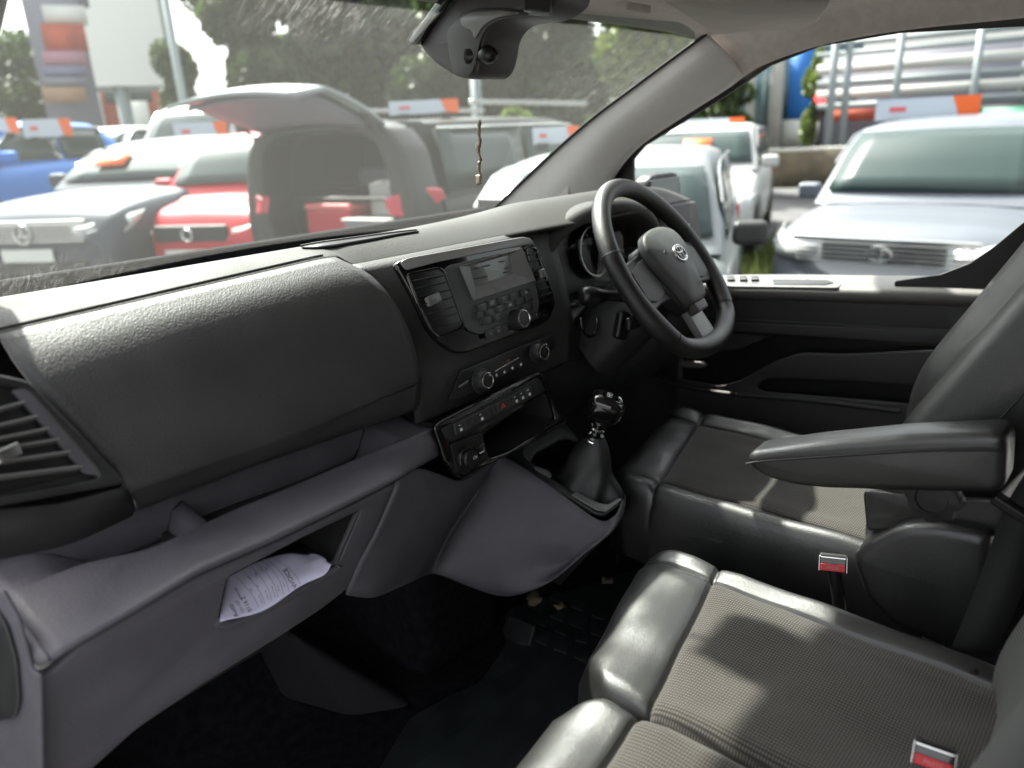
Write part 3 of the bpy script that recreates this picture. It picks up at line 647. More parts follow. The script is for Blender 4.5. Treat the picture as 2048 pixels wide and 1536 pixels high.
grid('vent_base', [crv([at(-60, 1020, y=.05), at(120, 1004, y=.055), at(240, 975, y=.075), at(262, 1010, y=.10)]),
                   crv([at(-60, 1062, y=.054), at(100, 1045, y=.058), at(228, 1008, y=.077), at(263, 1018, y=.10)]),
                   crv([at(-60, 1125, y=.06), at(117, 1090, y=.066), at(205, 1054, y=.082), at(258, 1028, y=.102)])], 'darkplastic', dash, solid=.004)
# ---- shelf with trays below the lid
def R3(pts): return rail(pts)
s_back = lambda x: (.175, L6(x)[1]-.010)
s_wall = lambda x: (.150, s_flr(x)[1]+.002)
s_flr = const(.1, 1.17)
TZ = 1.200
tray_front = [at(117, 1089, z=TZ), at(180, 1118, z=TZ), at(218, 1122, z=TZ), at(305, 1103, z=TZ), at(463, 1028, z=TZ), at(560, 988, z=TZ), at(764, 901, z=TZ), at(815, 880, y=.070), at(872, 855, y=.078)]
s_front = R3(tray_front[2:])
s_gap = R3([at(62, 1350, y=-.014), at(163, 1288, y=-.014), at(272, 1225, y=-.012), at(397, 1150, y=-.008), at(560, 1078, y=0), at(700, 1010, y=.008), at(800, 958, y=.016), at(840, 934, y=.045), at(876, 914, y=.068)])
def mixr(a, b, t, dy=0, dz=0):
    def f_(x): p, q = a(x), b(x); return (p[0]+(q[0]-p[0])*t+dy, p[1]+(q[1]-p[1])*t+dz)
    return f_
xs_ = np.linspace(-.668, -.13, 44)
def ridge(x, x0, w_): return max(0, 1-abs((x-x0)/w_))
rw = []
for x in xs_:
    fr_, gp_ = s_front(x), s_gap(x)
    e = max(0, min(1, (x+.635)/.08))*max(0, min(1, (-.192-x)/.022)); e = e*e*(3-2*e)   # tray depth fades at both ends
    r_ = ridge(x, -.470+.0, .020); r_ = min(1, r_*1.7)
    e *= 1-.85*r_
    fz = fr_[1]
    pts = [V((x, .152, fz+.045)), V((x, .148, fz+.014-.042*e)), V((x, .142, fz+.010-.046*e)), V((x, fr_[0]+.030-.014*e, fz+.002-.044*e)),
           V((x, fr_[0]+.010-.002*e, fz-.040*e)), V((x, fr_[0]+.004, fz-.004*e)), V((x, fr_[0]-.001, fz+.000)), V((x, fr_[0]*.8+gp_[0]*.2, fz*.86+gp_[1]*.14)),
           V((x, fr_[0]*.45+gp_[0]*.55-.003, fz*.5+gp_[1]*.5+.003)), V((x, gp_[0]-.001, gp_[1]+.008)), V((x, gp_[0]+.002, gp_[1]+.002)), V((x, gp_[0]+.012, gp_[1]-.002))]
    rw.append(cr(pts, 4))
grid('shelf', rw, 'lowerplastic', dash, solid=.004, off=0)
# left end of the shelf wraps round to the door side
endc = [[V((rw[0][0].x-dx, p.y+dy, p.z-dz)) for p in rw[0][16:41]] for dx, dy, dz in ((0, 0, 0), (.004, .001, .001), (.007, .006, .003), (.008, .02, .006), (.008, .06, .012))]
grid('shelf_end', endc, 'lowerplastic', dash, solid=.003, off=0)
# ---- lower bin with its opening
A_, B_, D_ = at(62, 1352, y=-.008), at(800, 962, y=.024), at(560, 1290, y=.045)
bp = Plane(A_, B_, A_+V((.0, -.03, .12)))
bp = Plane(A_, B_, A_-(D_-A_.lerp(B_, .6)))
OUTB = [(66, 1353), (97, 1352), (163, 1292), (272, 1229), (397, 1155), (560, 1083), (700, 1015), (795, 966), (790, 1020), (762, 1075), (725, 1130), (690, 1184), (640, 1222), (560, 1275), (400, 1374), (272, 1462), (185, 1540), (130, 1600), (72, 1600)]
HOLB = [(438, 1244), (446, 1205), (456, 1156), (536, 1114), (598, 1081), (722, 1022), (705, 1062), (676, 1128), (560, 1196), (480, 1238)]
bin_ = plate('lower_bin', bp, [OUTB, HOLB], .012, 'lowerplastic', dash, h=-.012, edge=.004, rnd=.006)
hb = [bp.p3(*q, -.001) for q in HOLB]; bk = [p+V((-.005, .14, .01)) for p in hb]; n_ = len(hb)
mesh('bin_pocket', hb+bk, [(i, (i+1) % n_, n_+(i+1) % n_, n_+i) for i in range(n_)]+[tuple(range(n_, 2*n_))], 'darkplastic', bin_, smooth=False)
tube('bin_lip', cr([bp.p3(*q, .001) for q in ((432, 1244), (470, 1243), (562, 1199), (664, 1141), (676, 1130))], 4), .005, 'lowerplastic', bin_)
mesh('bin_underside', [bp.p3(60, 1620, -.008), bp.p3(255, 1478, -.008), bp.p3(560, 1290, -.008), bp.p3(690, 1180, -.008), bp.p3(690, 1180, -.008)+V((0, .3, .06)), bp.p3(560, 1290, -.008)+V((0, .35, .06)), bp.p3(255, 1478, -.008)+V((0, .4, .06)), bp.p3(60, 1620, -.008)+V((0, .4, .06))], [(0, 1, 6, 7), (1, 2, 5, 6), (2, 3, 4, 5)], 'darkplastic', dash)
# dashboard end cap, seen edge on at the far left
ecp = Plane(at(50, 1400, y=.0), at(-60, 1400, y=.085), at(50, 1250, y=.0))
plate('end_cap', ecp, [[(-90, 1150), (0, 1185), (30, 1240), (58, 1345), (74, 1352), (80, 1690), (-90, 1690)]], .004, 'lowerplastic', dash, h=-.006, rnd=.004)
plate('fuse_cover', ecp, [[(-90, 1200), (-10, 1212), (16, 1250), (36, 1320), (42, 1400), (34, 1434), (0, 1440), (-90, 1432)]], .004, 'darkplastic', dash, h=-.0015, rnd=.006)
# ---- lower centre panel and gear console, one moulded piece
g_ = [
 [at(792, 962, y=.022), at(835, 938, y=.050), at(880, 950, y=.066), at(925, 960, y=.076), at(985, 925, y=.105), at(1010, 915, x=.068), at(1105, 975, x=.080), at(1195, 1040, x=.083), at(1232, 1030, y=-.095), at(1243, 1005, y=-.075), at(1246, 990, y=-.03)],
 [at(786, 985, y=.020), at(828, 970, y=.036), at(876, 985, y=.055), at(915, 985, y=.075), at(972, 948, y=.125), at(1002, 935, x=.052), at(1100, 1000, x=.066), at(1195, 1060, x=.072), at(1230, 1050, y=-.10), at(1246, 1020, y=-.075), at(1250, 995, y=-.03)],
 [at(752, 1062, y=.030), at(798, 1045, y=.038), at(855, 1045, y=.060), at(895, 1030, y=.090), at(932, 1012, y=.150), at(965, 1010, x=.010), at(1060, 1060, x=.033), at(1165, 1095, x=.062), at(1212, 1072, y=-.09), at(1232, 1050, y=-.06), at(1245, 1030, y=-.01)],
 [at(718, 1125, y=.040), at(770, 1112, y=.050), at(825, 1100, y=.075), at(862, 1085, y=.105), at(892, 1075, y=.162), at(925, 1078, x=-.035), at(1030, 1120, x=.012), at(1130, 1130, x=.055), at(1180, 1095, y=-.07), at(1200, 1080, y=-.03), at(1215, 1060, y=.02)],
 [at(692, 1182, y=.060), at(745, 1186, y=.066), at(795, 1168, y=.090), at(830, 1152, y=.115), at(862, 1140, y=.165), at(892, 1146, x=-.072), at(1000, 1186, x=-.010), at(1080, 1172, x=.020), at(1130, 1140, y=-.03), at(1160, 1118, y=.01), at(1175, 1100, y=.06)],
 [at(700, 1186, y=.12), at(748, 1190, y=.126), at(798, 1172, y=.14), at(832, 1156, y=.16), at(865, 1143, y=.21), at(894, 1148, x=-.03), at(1002, 1184, x=.035), at(1078, 1168, x=.06), at(1125, 1138, y=.03), at(1150, 1115, y=.06), at(1165, 1098, y=.10)],
]
rr_ = [list(c_) for c_ in zip(*[cr(c_, 5) for c_ in zip(*[cr(q, 5) for q in g_])])]
rr_ = [list(q) for q in zip(*rr_)]
con = grid('gear_console', rr_, 'lowerplastic', dash, solid=.004, off=0)
# right flank of the console
mesh('console_flank', [V((.31, .20, 1.06)), V((.20, -.03, 1.0)), V((.17, -.06, .97)), V((.14, .06, .80)), V((.24, .25, .72)), V((.33, .25, .80))], [(0, 1, 2, 3, 4, 5)], 'darkplastic', dash, solid=.004)
# console top plate, hole and the gear lever
PLo, PLr, PLb = at(1000, 910, z=1.06), at(1205, 1037, z=1.0), at(1110, 832, z=1.062)
kp = Plane(PLo, PLr, PLb)
TOPo = [(992, 908), (1000, 899), (1096, 832), (1112, 832), (1150, 876), (1236, 975), (1243, 1000), (1238, 1015), (1208, 1036), (1190, 1032), (1090, 972)]
BH = [(1060, 926), (1070, 910), (1124, 880), (1150, 884), (1200, 935), (1234, 984), (1233, 1003), (1212, 1016), (1190, 1012), (1150, 990), (1070, 945)]
kt = plate('console_top', kp, [TOPo, BH], .006, 'darkplastic', dash, h=.0, edge=.0025, rnd=.008)
plate('console_trim', kp, [[(1044, 912), (1050, 898), (1098, 866), (1122, 862), (1150, 884), (1124, 878), (1068, 908), (1060, 930), (1050, 924)]], .002, 'greyplastic', dash, h=.0062, rnd=.004, edge=.0008)
plate('console_ring', kp, [[(1150, 992), (1192, 1013), (1212, 1017), (1233, 1004), (1235, 984), (1212, 950), (1220, 950), (1240, 984), (1241, 1008), (1210, 1032), (1190, 1027), (1140, 998)]], .003, 'satin', dash, h=.0062, rnd=.003, edge=.0013)
hbk = [kp.p3(*q, .003) for q in BH]; bk = [p-kp.n*.045 for p in hbk]; n_ = len(hbk)
mesh('boot_well', hbk+bk, [(i, (i+1) % n_, n_+(i+1) % n_, n_+i) for i in range(n_)]+[tuple(range(n_, 2*n_))], 'gloss', dash, smooth=False)
gear = thing('gear_lever', 'glossy black gear knob on a chrome collar rising from a folded leather boot', 'gear lever', tuple(kp.p3(1165, 960, -.03)))
gx = .170
base = kp.p3(1168, 965, -.04); neck = at(1190, 872, x=gx); ax = (neck-base)
rows = []
for k in range(15):
    t = k/14; c_ = base.lerp(neck, t); rad_ = .054*(1-t)**.8+.0155+.006*math.sin(t*9)*(1-t)
    row = []
    for j in range(40):
        a = 2*math.pi*j/40; f_ = 1+(.17*math.sin(4*a+3*t)+.11*math.sin(7*a-5*t))*(1-t)*math.sin(math.pi*min(1, t*1.3)+.4)
        row.append(c_+V((math.cos(a)*rad_*f_*.80, math.sin(a)*rad_*f_*1.05, .004*math.sin(3*a)*(1-t))))
    rows.append(row)
grid('leather_boot', rows, 'wheelleather', gear, closeu=True)
kc = at(1209, 820, x=gx+.004); up = (kc-neck).normalized()
lathe('collar', neck-up*.008, up, [(.017, 0), (.0175, .004), (.015, .006), (.014, .010), (.0155, .012), (.0155, .015), (.011, .018), (.010, .030), (.012, .032), (.0125, .036), (.010, .04)], 'gloss', gear, seg=32)
lathe('collar_ring', neck-up*.008, up, [(.0178, .001), (.0185, .0025), (.0178, .004)], 'chrome', gear, seg=32)
lathe('collar_ring', neck+up*.012, up, [(.0125, .002), (.0145, .0045), (.0125, .007)], 'chrome', gear, seg=32)
bmk = bmesh.new(); bmesh.ops.create_uvsphere(bmk, u_segments=36, v_segments=22, radius=1)
kx = V((.86, .5, .0)).normalized(); ky = up.cross(kx).normalized(); kx = ky.cross(up)
vs = []
for v in bmk.verts:
    x, y, z = v.co; q = lambda c, e: math.copysign(abs(c)**e, c)
    s_ = 1/(abs(x)**3+abs(y)**3+abs(z)**3)**(1/3)
    wz = 1+.14*z*s_
    vs.append(kc+kx*(x*s_*.025*wz)+ky*(y*s_*.030*wz)+up*(z*s_*.027+.002))
fs = [tuple(v.index for v in f_.verts) for f_ in bmk.faces]; bmk.free()
knob = mesh('knob', vs, fs, 'gloss', gear)
lp = Plane(kc-ky*.030-kx*.02, kc-ky*.030+kx*.02, kc-ky*.030+up*.02)
tube('knob_inlay', cr([lp.w(.02+a*.013, b*.0075, .0015) for a, b in ((-1, -.6), (-.6, -1), (.6, -1), (1, -.6), (1, .6), (.6, 1), (-.6, 1), (-1, .6))], 4, True), .0008, 'silver', gear, closed=True, seg=6)
for dx in (-.006, 0, .006): box('shift_mark', kc+up*.0292+kx*dx, (.0012, .010, .0006), 'printed', gear, rot=Matrix((kx, ky, up)).transposed(), bevel=0)
box('shift_mark', kc+up*.0292, (.013, .0012, .0006), 'printed', gear, rot=Matrix((kx, ky, up)).transposed(), bevel=0)
# ---- creased invoice lying in the bin
pg = [[at(440, 1243, y=.012), at(520, 1222, y=.010), at(590, 1182, y=.006), at(640, 1152, y=.004), at(659, 1130, y=.004)],
      [at(441, 1215, y=.030), at(512, 1190, y=.028), at(580, 1158, y=.022), at(630, 1136, y=.018), at(656, 1122, y=.012)],
      [at(448, 1178, y=.055), at(505, 1155, y=.05), at(570, 1132, y=.045), at(620, 1120, y=.035), at(645, 1115, y=.03)],
      [at(458, 1140, y=.075), at(510, 1122, y=.075), at(560, 1108, y=.07), at(600, 1106, y=.06), at(625, 1108, y=.05)]]
pr = [list(c_) for c_ in zip(*[cr(c_, 6) for c_ in zip(*[cr(q, 6) for q in pg])])]
pr = [list(q) for q in zip(*pr)]
for i, r_ in enumerate(pr):
    for j, p in enumerate(r_): p += V((0, -.0025*math.sin(j*.5+i*.35)*(i/18), .0015*math.cos(j*.4-i*.5)*(i/18)))
inv = thing('paper_invoice', 'creased white printed invoice folded into the open lower glovebox bin', 'paper', tuple(pr[0][12]))
pm = grid('sheet', pr, 'paper', inv)
q = pm.modifiers.new('t', 'SOLIDIFY'); q.thickness = .0005; q.offset = -1
bvh = BVHTree.FromPolygons([v.co for v in pm.data.vertices], [tuple(f_.vertices) for f_ in pm.data.polygons])
def onpaper(px, py):
    h, n, i, d_ = bvh.ray_cast(V(C), V(ray(px, py)).normalized())
    if h is None: return None
    if n.dot(V(C)-h) < 0: n = -n
    return h+n*.0007
def paperprint(name, polys):
    vs, fs = [], []
    for poly in polys:
        p = [onpaper(*q) for q in poly]
        if any(a is None for a in p): continue
        n = len(vs); vs += p; fs.append(tuple(range(n, n+len(p))))
    if vs: mesh(name, vs, fs, 'ink', inv, smooth=False)
def papertext(s_, cx, cy, size, dirx, name='printed_text'):
    vs, fs = textmesh(s_, 1); ux = V(dirx).normalized(); uy = V((ux.y, -ux.x))   # reading direction and its upward side in photo pixels
    polys = []
    for f_ in fs:
        polys.append([(cx+(vs[i].x*ux.x+vs[i].y*uy.x)*size, cy+(vs[i].x*ux.y+vs[i].y*uy.y)*size) for i in f_])
    paperprint(name, polys)
rd = (-.48, -.88)
papertext('INVOICE', 582, 1160, 13, (-.5, -.86))
papertext('Auto', 467, 1222, 14, rd); papertext('121-127', 480, 1214, 8.5, rd); papertext('0116 2', 493, 1209, 12, rd); papertext('www.jes', 476, 1188, 8, rd)
papertext('Invoice No', 521, 1199, 4.2, (-.35, -.94)); papertext('Account No', 534, 1191, 4.2, (-.35, -.94)); papertext('Customer Ref', 547, 1184, 4.2, (-.3, -.95))
papertext('Delivery', 557, 1178, 4.2, (-.35, -.94)); papertext('Terms', 568, 1170, 4.2, (-.35, -.94))
for cx, cy, t_ in ((502, 1180, 'SCL'), (515, 1172, 'C7'), (500, 1157, '0.34'), (512, 1150, 'DUE'), (524, 1142, '94'), (533, 1138, 'INV')): papertext(t_, cx, cy, 4.5, rd)
def pline(a, b, c_, w_=.35):
    P_ = [((1-t)**2*a[0]+2*t*(1-t)*b[0]+t*t*c_[0], (1-t)**2*a[1]+2*t*(1-t)*b[1]+t*t*c_[1]) for t in np.linspace(0, 1, 12)]
    paperprint('ruled_line', [[(p[0]-w_, p[1]), (p[0]+w_, p[1]), (q_[0]+w_, q_[1]), (q_[0]-w_, q_[1])] for p, q_ in zip(P_, P_[1:])])
for a, b, c_ in (((517, 1217), (510, 1190), (470, 1152)), ((529, 1208), (524, 1180), (485, 1143)), ((543, 1202), (540, 1170), (500, 1133)), ((556, 1195), (552, 1160), (512, 1127)),
                 ((567, 1190), (562, 1150), (523, 1122)), ((578, 1184), (572, 1145), (530, 1118)), ((600, 1168), (590, 1140), (545, 1115))): pline(a, b, c_)

# ================================================================ STEERING WHEEL
wh = thing('steering_wheel', 'black leather steering wheel with silver oval emblem and flattened bottom', 'steering wheel', (.40, .02, 1.35))
ta = rad(35); wc = V((.40, -.004, 1.35)); YW = Matrix.Rotation(rad(9), 3, 'Z'); wu = YW @ V((1, 0, 0)); wv = YW @ V((0, math.sin(ta), math.cos(ta))); wn = YW @ V((0, -math.cos(ta), math.sin(ta)))
def W(a, b, h=0): return wc+wu*a+wv*b+wn*h
rim = []
for k in range(72):
    a = 2*math.pi*k/72; r_ = .177; x, y = r_*math.cos(a), r_*math.sin(a)
    if y < -.125: y = -.125-(abs(y)-.125)*.55
    rim.append(W(x, y))
def rimr(k):
    a = 360*k/72
    base_ = .0165
    for c0_, w_ in ((205, 12), (335, 12), (270, 40)):
        base_ += .0018*math.exp(-((a-c0_)/w_)**2)
    return base_
tube('rim', rim, [rimr(k) for k in range(72)]+[rimr(0)], 'wheelleather', wh, closed=True, seg=20)
for a_ in (218, 322, 160, 20):
    a = rad(a_); x, y = .177*math.cos(a), .177*math.sin(a); y = -.125-(abs(y)-.125)*.55 if y < -.125 else y
    d_ = V((-math.sin(a), math.cos(a), 0)); c_ = W(x, y)
    rg = []; rr2 = V((math.cos(a), math.sin(a), 0)); o_ = wu*rr2.x+wv*rr2.y
    rg = [c_+(o_*math.cos(t)+wn*math.sin(t))*.0178 for t in np.linspace(0, 2*math.pi, 25)[:-1]]
    tube('rim_seam', rg, .0007, 'gasket', wh, closed=True, seg=6)
class WP(Plane):
    def __init__(s, h): s.o = W(0, 0, h); s.u = wu; s.v = wv; s.n = wn
w0 = WP(-.012); w1 = WP(.008)
# spokes and hub
plate('spoke', w0, [[(-.172, .030), (-.12, .042), (-.05, .05), (-.05, -.05), (-.10, -.048), (-.150, -.055), (-.176, -.02)]], .016, 'darkplastic', wh, edge=.005, rnd=.012, px=False)
plate('spoke', w0, [[(.172, .030), (.176, -.02), (.150, -.055), (.10, -.048), (.05, -.05), (.05, .05), (.12, .042)]], .016, 'darkplastic', wh, edge=.005, rnd=.012, px=False)
plate('spoke_insert', w0, [[(-.150, .022), (-.10, .034), (-.066, .036), (-.078, -.034), (-.12, -.042), (-.150, -.034)]], .003, 'pad', wh, h=.0165, edge=.0012, rnd=.008, px=False)
plate('spoke_insert', w0, [[(.150, .022), (.150, -.034), (.12, -.042), (.078, -.034), (.066, .036), (.10, .034)]], .003, 'pad', wh, h=.0165, edge=.0012, rnd=.008, px=False)
plate('spoke', w0, [[(-.030, -.05), (.030, -.05), (.034, -.135), (.018, -.152), (-.018, -.152), (-.034, -.135)]], .014, 'satin', wh, edge=.004, rnd=.006, px=False)
plate('hub', w0, [[(-.082, .058), (.082, .058), (.086, .0), (.060, -.052), (.036, -.085), (-.036, -.085), (-.060, -.052), (-.086, 0)]], .03, 'darkplastic', wh, h=-.01, edge=.008, rnd=.02, px=False)
# domed airbag pad
pad_o = [(-.083, .040), (-.066, .066), (-.03, .076), (0, .078), (.03, .076), (.066, .066), (.083, .040), (.074, .004), (.052, -.042), (.034, -.074), (-.034, -.074), (-.052, -.042), (-.074, .004)]
po = [V((*p, 0)) for p in pad_o]; po = cr([p for p in po], 4, True)
rows = []
for s_, h_ in ((1.0, .018), (1.0, .026), (.985, .031), (.95, .0335), (.85, .037), (.65, .0415), (.4, .045), (.2, .0463), (.02, .0468)):
    rows.append([W(p.x*s_, p.y*s_+.0*(1-s_), h_-.010) for p in po])
grid('airbag_pad', rows, 'pad', wh, closeu=True)
plate('pad_foot', w0, [[(-.028, -.074), (.028, -.074), (.025, -.094), (-.025, -.094)]], .02, 'pad', wh, h=.012, edge=.004, rnd=.005, px=False)
tube('pad_groove', [W(x, y, .026) for x, y in ((-.056, .036), (-.06, .01), (-.04, -.03), (-.024, -.06))], .0008, 'satin', wh, seg=6)
# emblem: three ovals
def oval(name, cx_, cy_, a_, b_, r_, h_, m='silver'):
    tube(name, [W(cx_+a_*math.cos(t), cy_+b_*math.sin(t), h_-.0015*abs(math.cos(t))) for t in np.linspace(0, 2*math.pi, 49)[:-1]], r_, m, wh, closed=True, seg=8)
ey = .014
oval('emblem', 0, ey, .0225, .0155, .0021, .0380); oval('emblem_inner_ring', 0, ey, .0068, .0145, .0015, .0385); oval('emblem_inner_ring', 0, ey+.0062, .0150, .0058, .0015, .0385)
lathe('emblem_plate', W(0, ey, .0355), wn, [(.0001, .001), (.014, .0008), (.0165, 0)], 'greyplastic', wh)
vs, fs = textmesh('AIRBAG', .0065); mesh('pad_print', [W(v.x+.012, v.y-.050, .0335) for v in vs], fs, 'ink', wh, smooth=False)
tube('horn_mark', [W(-.052, .026, .0325), W(-.046, .030, .0335), W(-.046, .022, .0340)], .0007, 'ink', wh, seg=5)
# column shroud and stalks
col_ = thing('steering_column', 'black steering column shroud with two round ended stalks behind the wheel', 'steering column', (.40, .12, 1.28))
cen = [W(0, -.005, -.03), W(0, -.01, -.08), W(0, -.02, -.14), W(0, -.03, -.2)]
rows = []
for c_, s_ in zip(cen, (.8, 1.0, 1.05, 1.1)):
    rows.append([c_+wu*(.068*s_*math.copysign(abs(math.cos(t))**.6, math.cos(t)))+wv*(.062*s_*math.copysign(abs(math.sin(t))**.7, math.sin(t))-.012) for t in np.linspace(0, 2*math.pi, 33)[:-1]])
grid('shroud', [[cen[0]]*32]+rows, 'darkplastic', col_, closeu=True)
p0, p1 = W(-.05, -.012, -.055), at(1178, 592, y=.07)
tube('stalk', cr([p0, p0.lerp(p1, .5)+V((0, .01, .0)), p1+(p1-p0)*.02], 5), [.012, .0115, .011, .0105, .010, .010, .011, .013, .015, .016, .0165], 'black', col_, seg=16)
lathe('stalk_knob', p1+(p0-p1).normalized()*.006, (p1-p0), [(.0160, -.006), (.0175, .0), (.0175, .012), (.015, .020), (.009, .024), (.0001, .0245)], 'black', col_, seg=28)
tube('stalk_ring', [at(1178, 640, y=.09)+V((.024*math.cos(t), .006*math.sin(t), .030*math.sin(t))) for t in np.linspace(math.pi*.9, math.pi*2.0, 14)], .003, 'gloss', col_, seg=8)
q0, q1 = W(-.05, -.055, -.05), at(1240, 655, y=.04)
multi('audio_stalk', [(q1+V((0, -.004, .004)), (.034, .016, .05), Matrix.Rotation(rad(20), 3, 'Y')), ((q0+q1)/2, (.06, .014, .026), None)], 'black', col_, bevel=.006)
tube('key_column', cr([at(1262, 665, y=.07), at(1300, 670, y=.06), at(1318, 662, y=.05)], 4), .010, 'satin', col_)

# ================================================================ DRIVER'S DOOR
door = thing('driver_door', 'dark grey driver door with storage pocket and light topped window sill', 'door', (.80, -.1, .6))
dp = Plane(V((.775, .4, .6)), V((.775, -.5, .6)), V((.775, .4, 1.2)))
OD = [(1180, 470), (1300, 540), (1440, 580), (1900, 592), (2080, 596), (2080, 1040), (1200, 1040), (1180, 700)]
H1 = [(1284, 728), (1300, 706), (1340, 700), (1420, 705), (1480, 700), (1540, 672), (1600, 665), (1900, 672), (1900, 700), (1690, 708), (1600, 706), (1550, 722), (1480, 762), (1440, 772), (1330, 752)]
H2 = [(1512, 775), (1530, 758), (1580, 757), (1900, 775), (1900, 815), (1600, 790), (1525, 784)]
plate('door_card', dp, [OD, H1, H2], .012, 'doorplastic', door, h=-.012, edge=.004, rnd=.012)
box('card_backing', (.825, -.10, .83), (.02, 1.3, .74), 'black', door, bevel=.003)
plate('trim_band', dp, [[(1300, 625), (1450, 637), (1850, 655), (2060, 662), (2060, 694), (1820, 690), (1465, 666), (1300, 655)]], .003, 'black', door, h=.0005, rnd=.003)
plate('trim_inlay', dp, [[(1300, 631), (1450, 643), (1850, 661), (2060, 668), (2060, 688), (1820, 684), (1465, 661), (1300, 649)]], .003, 'doorplastic', door, h=.0025, rnd=.002)
plate('grip_handle', dp, [[(1330, 728), (1345, 722), (1400, 726), (1408, 734), (1395, 738), (1345, 735)]], .012, 'satin', door, h=-.02, rnd=.004)
tube('pocket_edge', cr([dp.p3(*q, .001) for q in ((1280, 742), (1330, 762), (1420, 782), (1510, 792), (1620, 800), (1800, 822))], 6), .006, 'doorplastic', door)
# sill top with switch tray
S1 = [at(1420, 583, x=.762), at(1560, 584, x=.762), at(1700, 588, x=.762), at(1900, 593, x=.762), at(2080, 600, x=.762)]
S2 = [p+V((.012, 0, .010)) for p in S1]; S3 = [V((.86, p.y, p.z+.020)) for p in S1]; S0 = [p+V((.014, 0, -.02)) for p in S1]
ext = [V((p.x, .22, p.z-.02)) for p in (S0[0], S1[0], S2[0], S3[0])]
grid('sill_top', [cr([e]+s_, 5) for e, s_ in zip(ext, (S0, S1, S2, S3))], 'sill', door, solid=.003, off=0)
spn = Plane(S2[0]+V((0, 0, .001)), S2[3]+V((0, 0, .001)), S3[0]+V((0, 0, .001)))
tr_ = plate('switch_tray', spn, [[(1440, 552), (1672, 560), (1684, 571), (1676, 578), (1440, 574)]], .003, 'satin', door, h=.0, rnd=.008)
plate('grip_slot', spn, [[(1545, 562), (1655, 564), (1668, 569), (1650, 573), (1548, 572)]], .0012, 'black', tr_, h=.0031, rnd=.003)
for x_ in (1455, 1480, 1503): plate('window_switch', spn, [[(x_, 559), (x_+14, 559), (x_+15, 566), (x_, 566)]], .006, 'darkplastic', tr_, h=.0031, rnd=.002)
# window: quarter triangle frame, glass, weather strip
qp = Plane(V((.79, .5, 1.3)), V((.79, 0, 1.3)), V((.79, .5, 1.6)))
plate('window_frame', qp, [[(1268, 287), (1290, 275), (1452, 172), (1540, 118), (1640, 78), (1800, 50), (2100, 20), (2100, 50), (1800, 66), (1642, 92), (1540, 132), (1456, 190), (1290, 292), (1268, 318), (1266, 590), (1195, 560), (1195, 400)]], .012, 'gasket', door, h=-.006, rnd=.004)
plate('rear_frame', qp, [[(1790, 562), (1880, 549), (1940, 526), (1990, 492), (2100, 400), (2100, 620), (1790, 585)]], .010, 'gasket', door, h=-.006, rnd=.004)
wg = mesh('window_glass', [(.80, .33, 1.22), (.80, -1.0, 1.25), (.80, -1.0, 1.76), (.80, -.2, 1.765), (.80, .10, 1.69), (.80, .33, 1.56)], [(0, 1, 2, 3, 4, 5)], 'sideglass', door, smooth=False)
box('outer_skin', (.875, -.1, .88), (.02, 1.3, .66), 'vanpaint', door, bevel=.01)
mi = thing('wing_mirror', 'black wing mirror seen through the driver window just above the steering wheel rim', 'mirror', (1.0, .35, 1.35))
mp_ = Plane(at(1310, 400, x=1.02), at(1340, 400, x=1.02)+V((0, 0, 0)), at(1310, 380, x=1.02))
c_ = at(1316, 412, x=1.0); bmk = bmesh.new(); bmesh.ops.create_uvsphere(bmk, u_segments=30, v_segments=18, radius=1)
vs = []
for v in bmk.verts:
    x, y, z = v.co; s_ = 1/(abs(x)**4+abs(y)**3+abs(z)**4)**(1/3.6)
    vs.append(c_+V((x*s_*.085, y*s_*.05 if y > 0 else max(y*s_*.05, -.02), z*s_*.085)))
fs = [tuple(v.index for v in f_.verts) for f_ in bmk.faces]; bmk.free()
mesh('housing', vs, fs, 'black', mi); box('mirror_glass', c_+V((0, -.021, 0)), (.145, .004, .145), 'mirrorglass', mi, bevel=.002)
box('mirror_arm', c_+V((-.10, .02, -.07)), (.10, .04, .04), 'black', mi, bevel=.012)

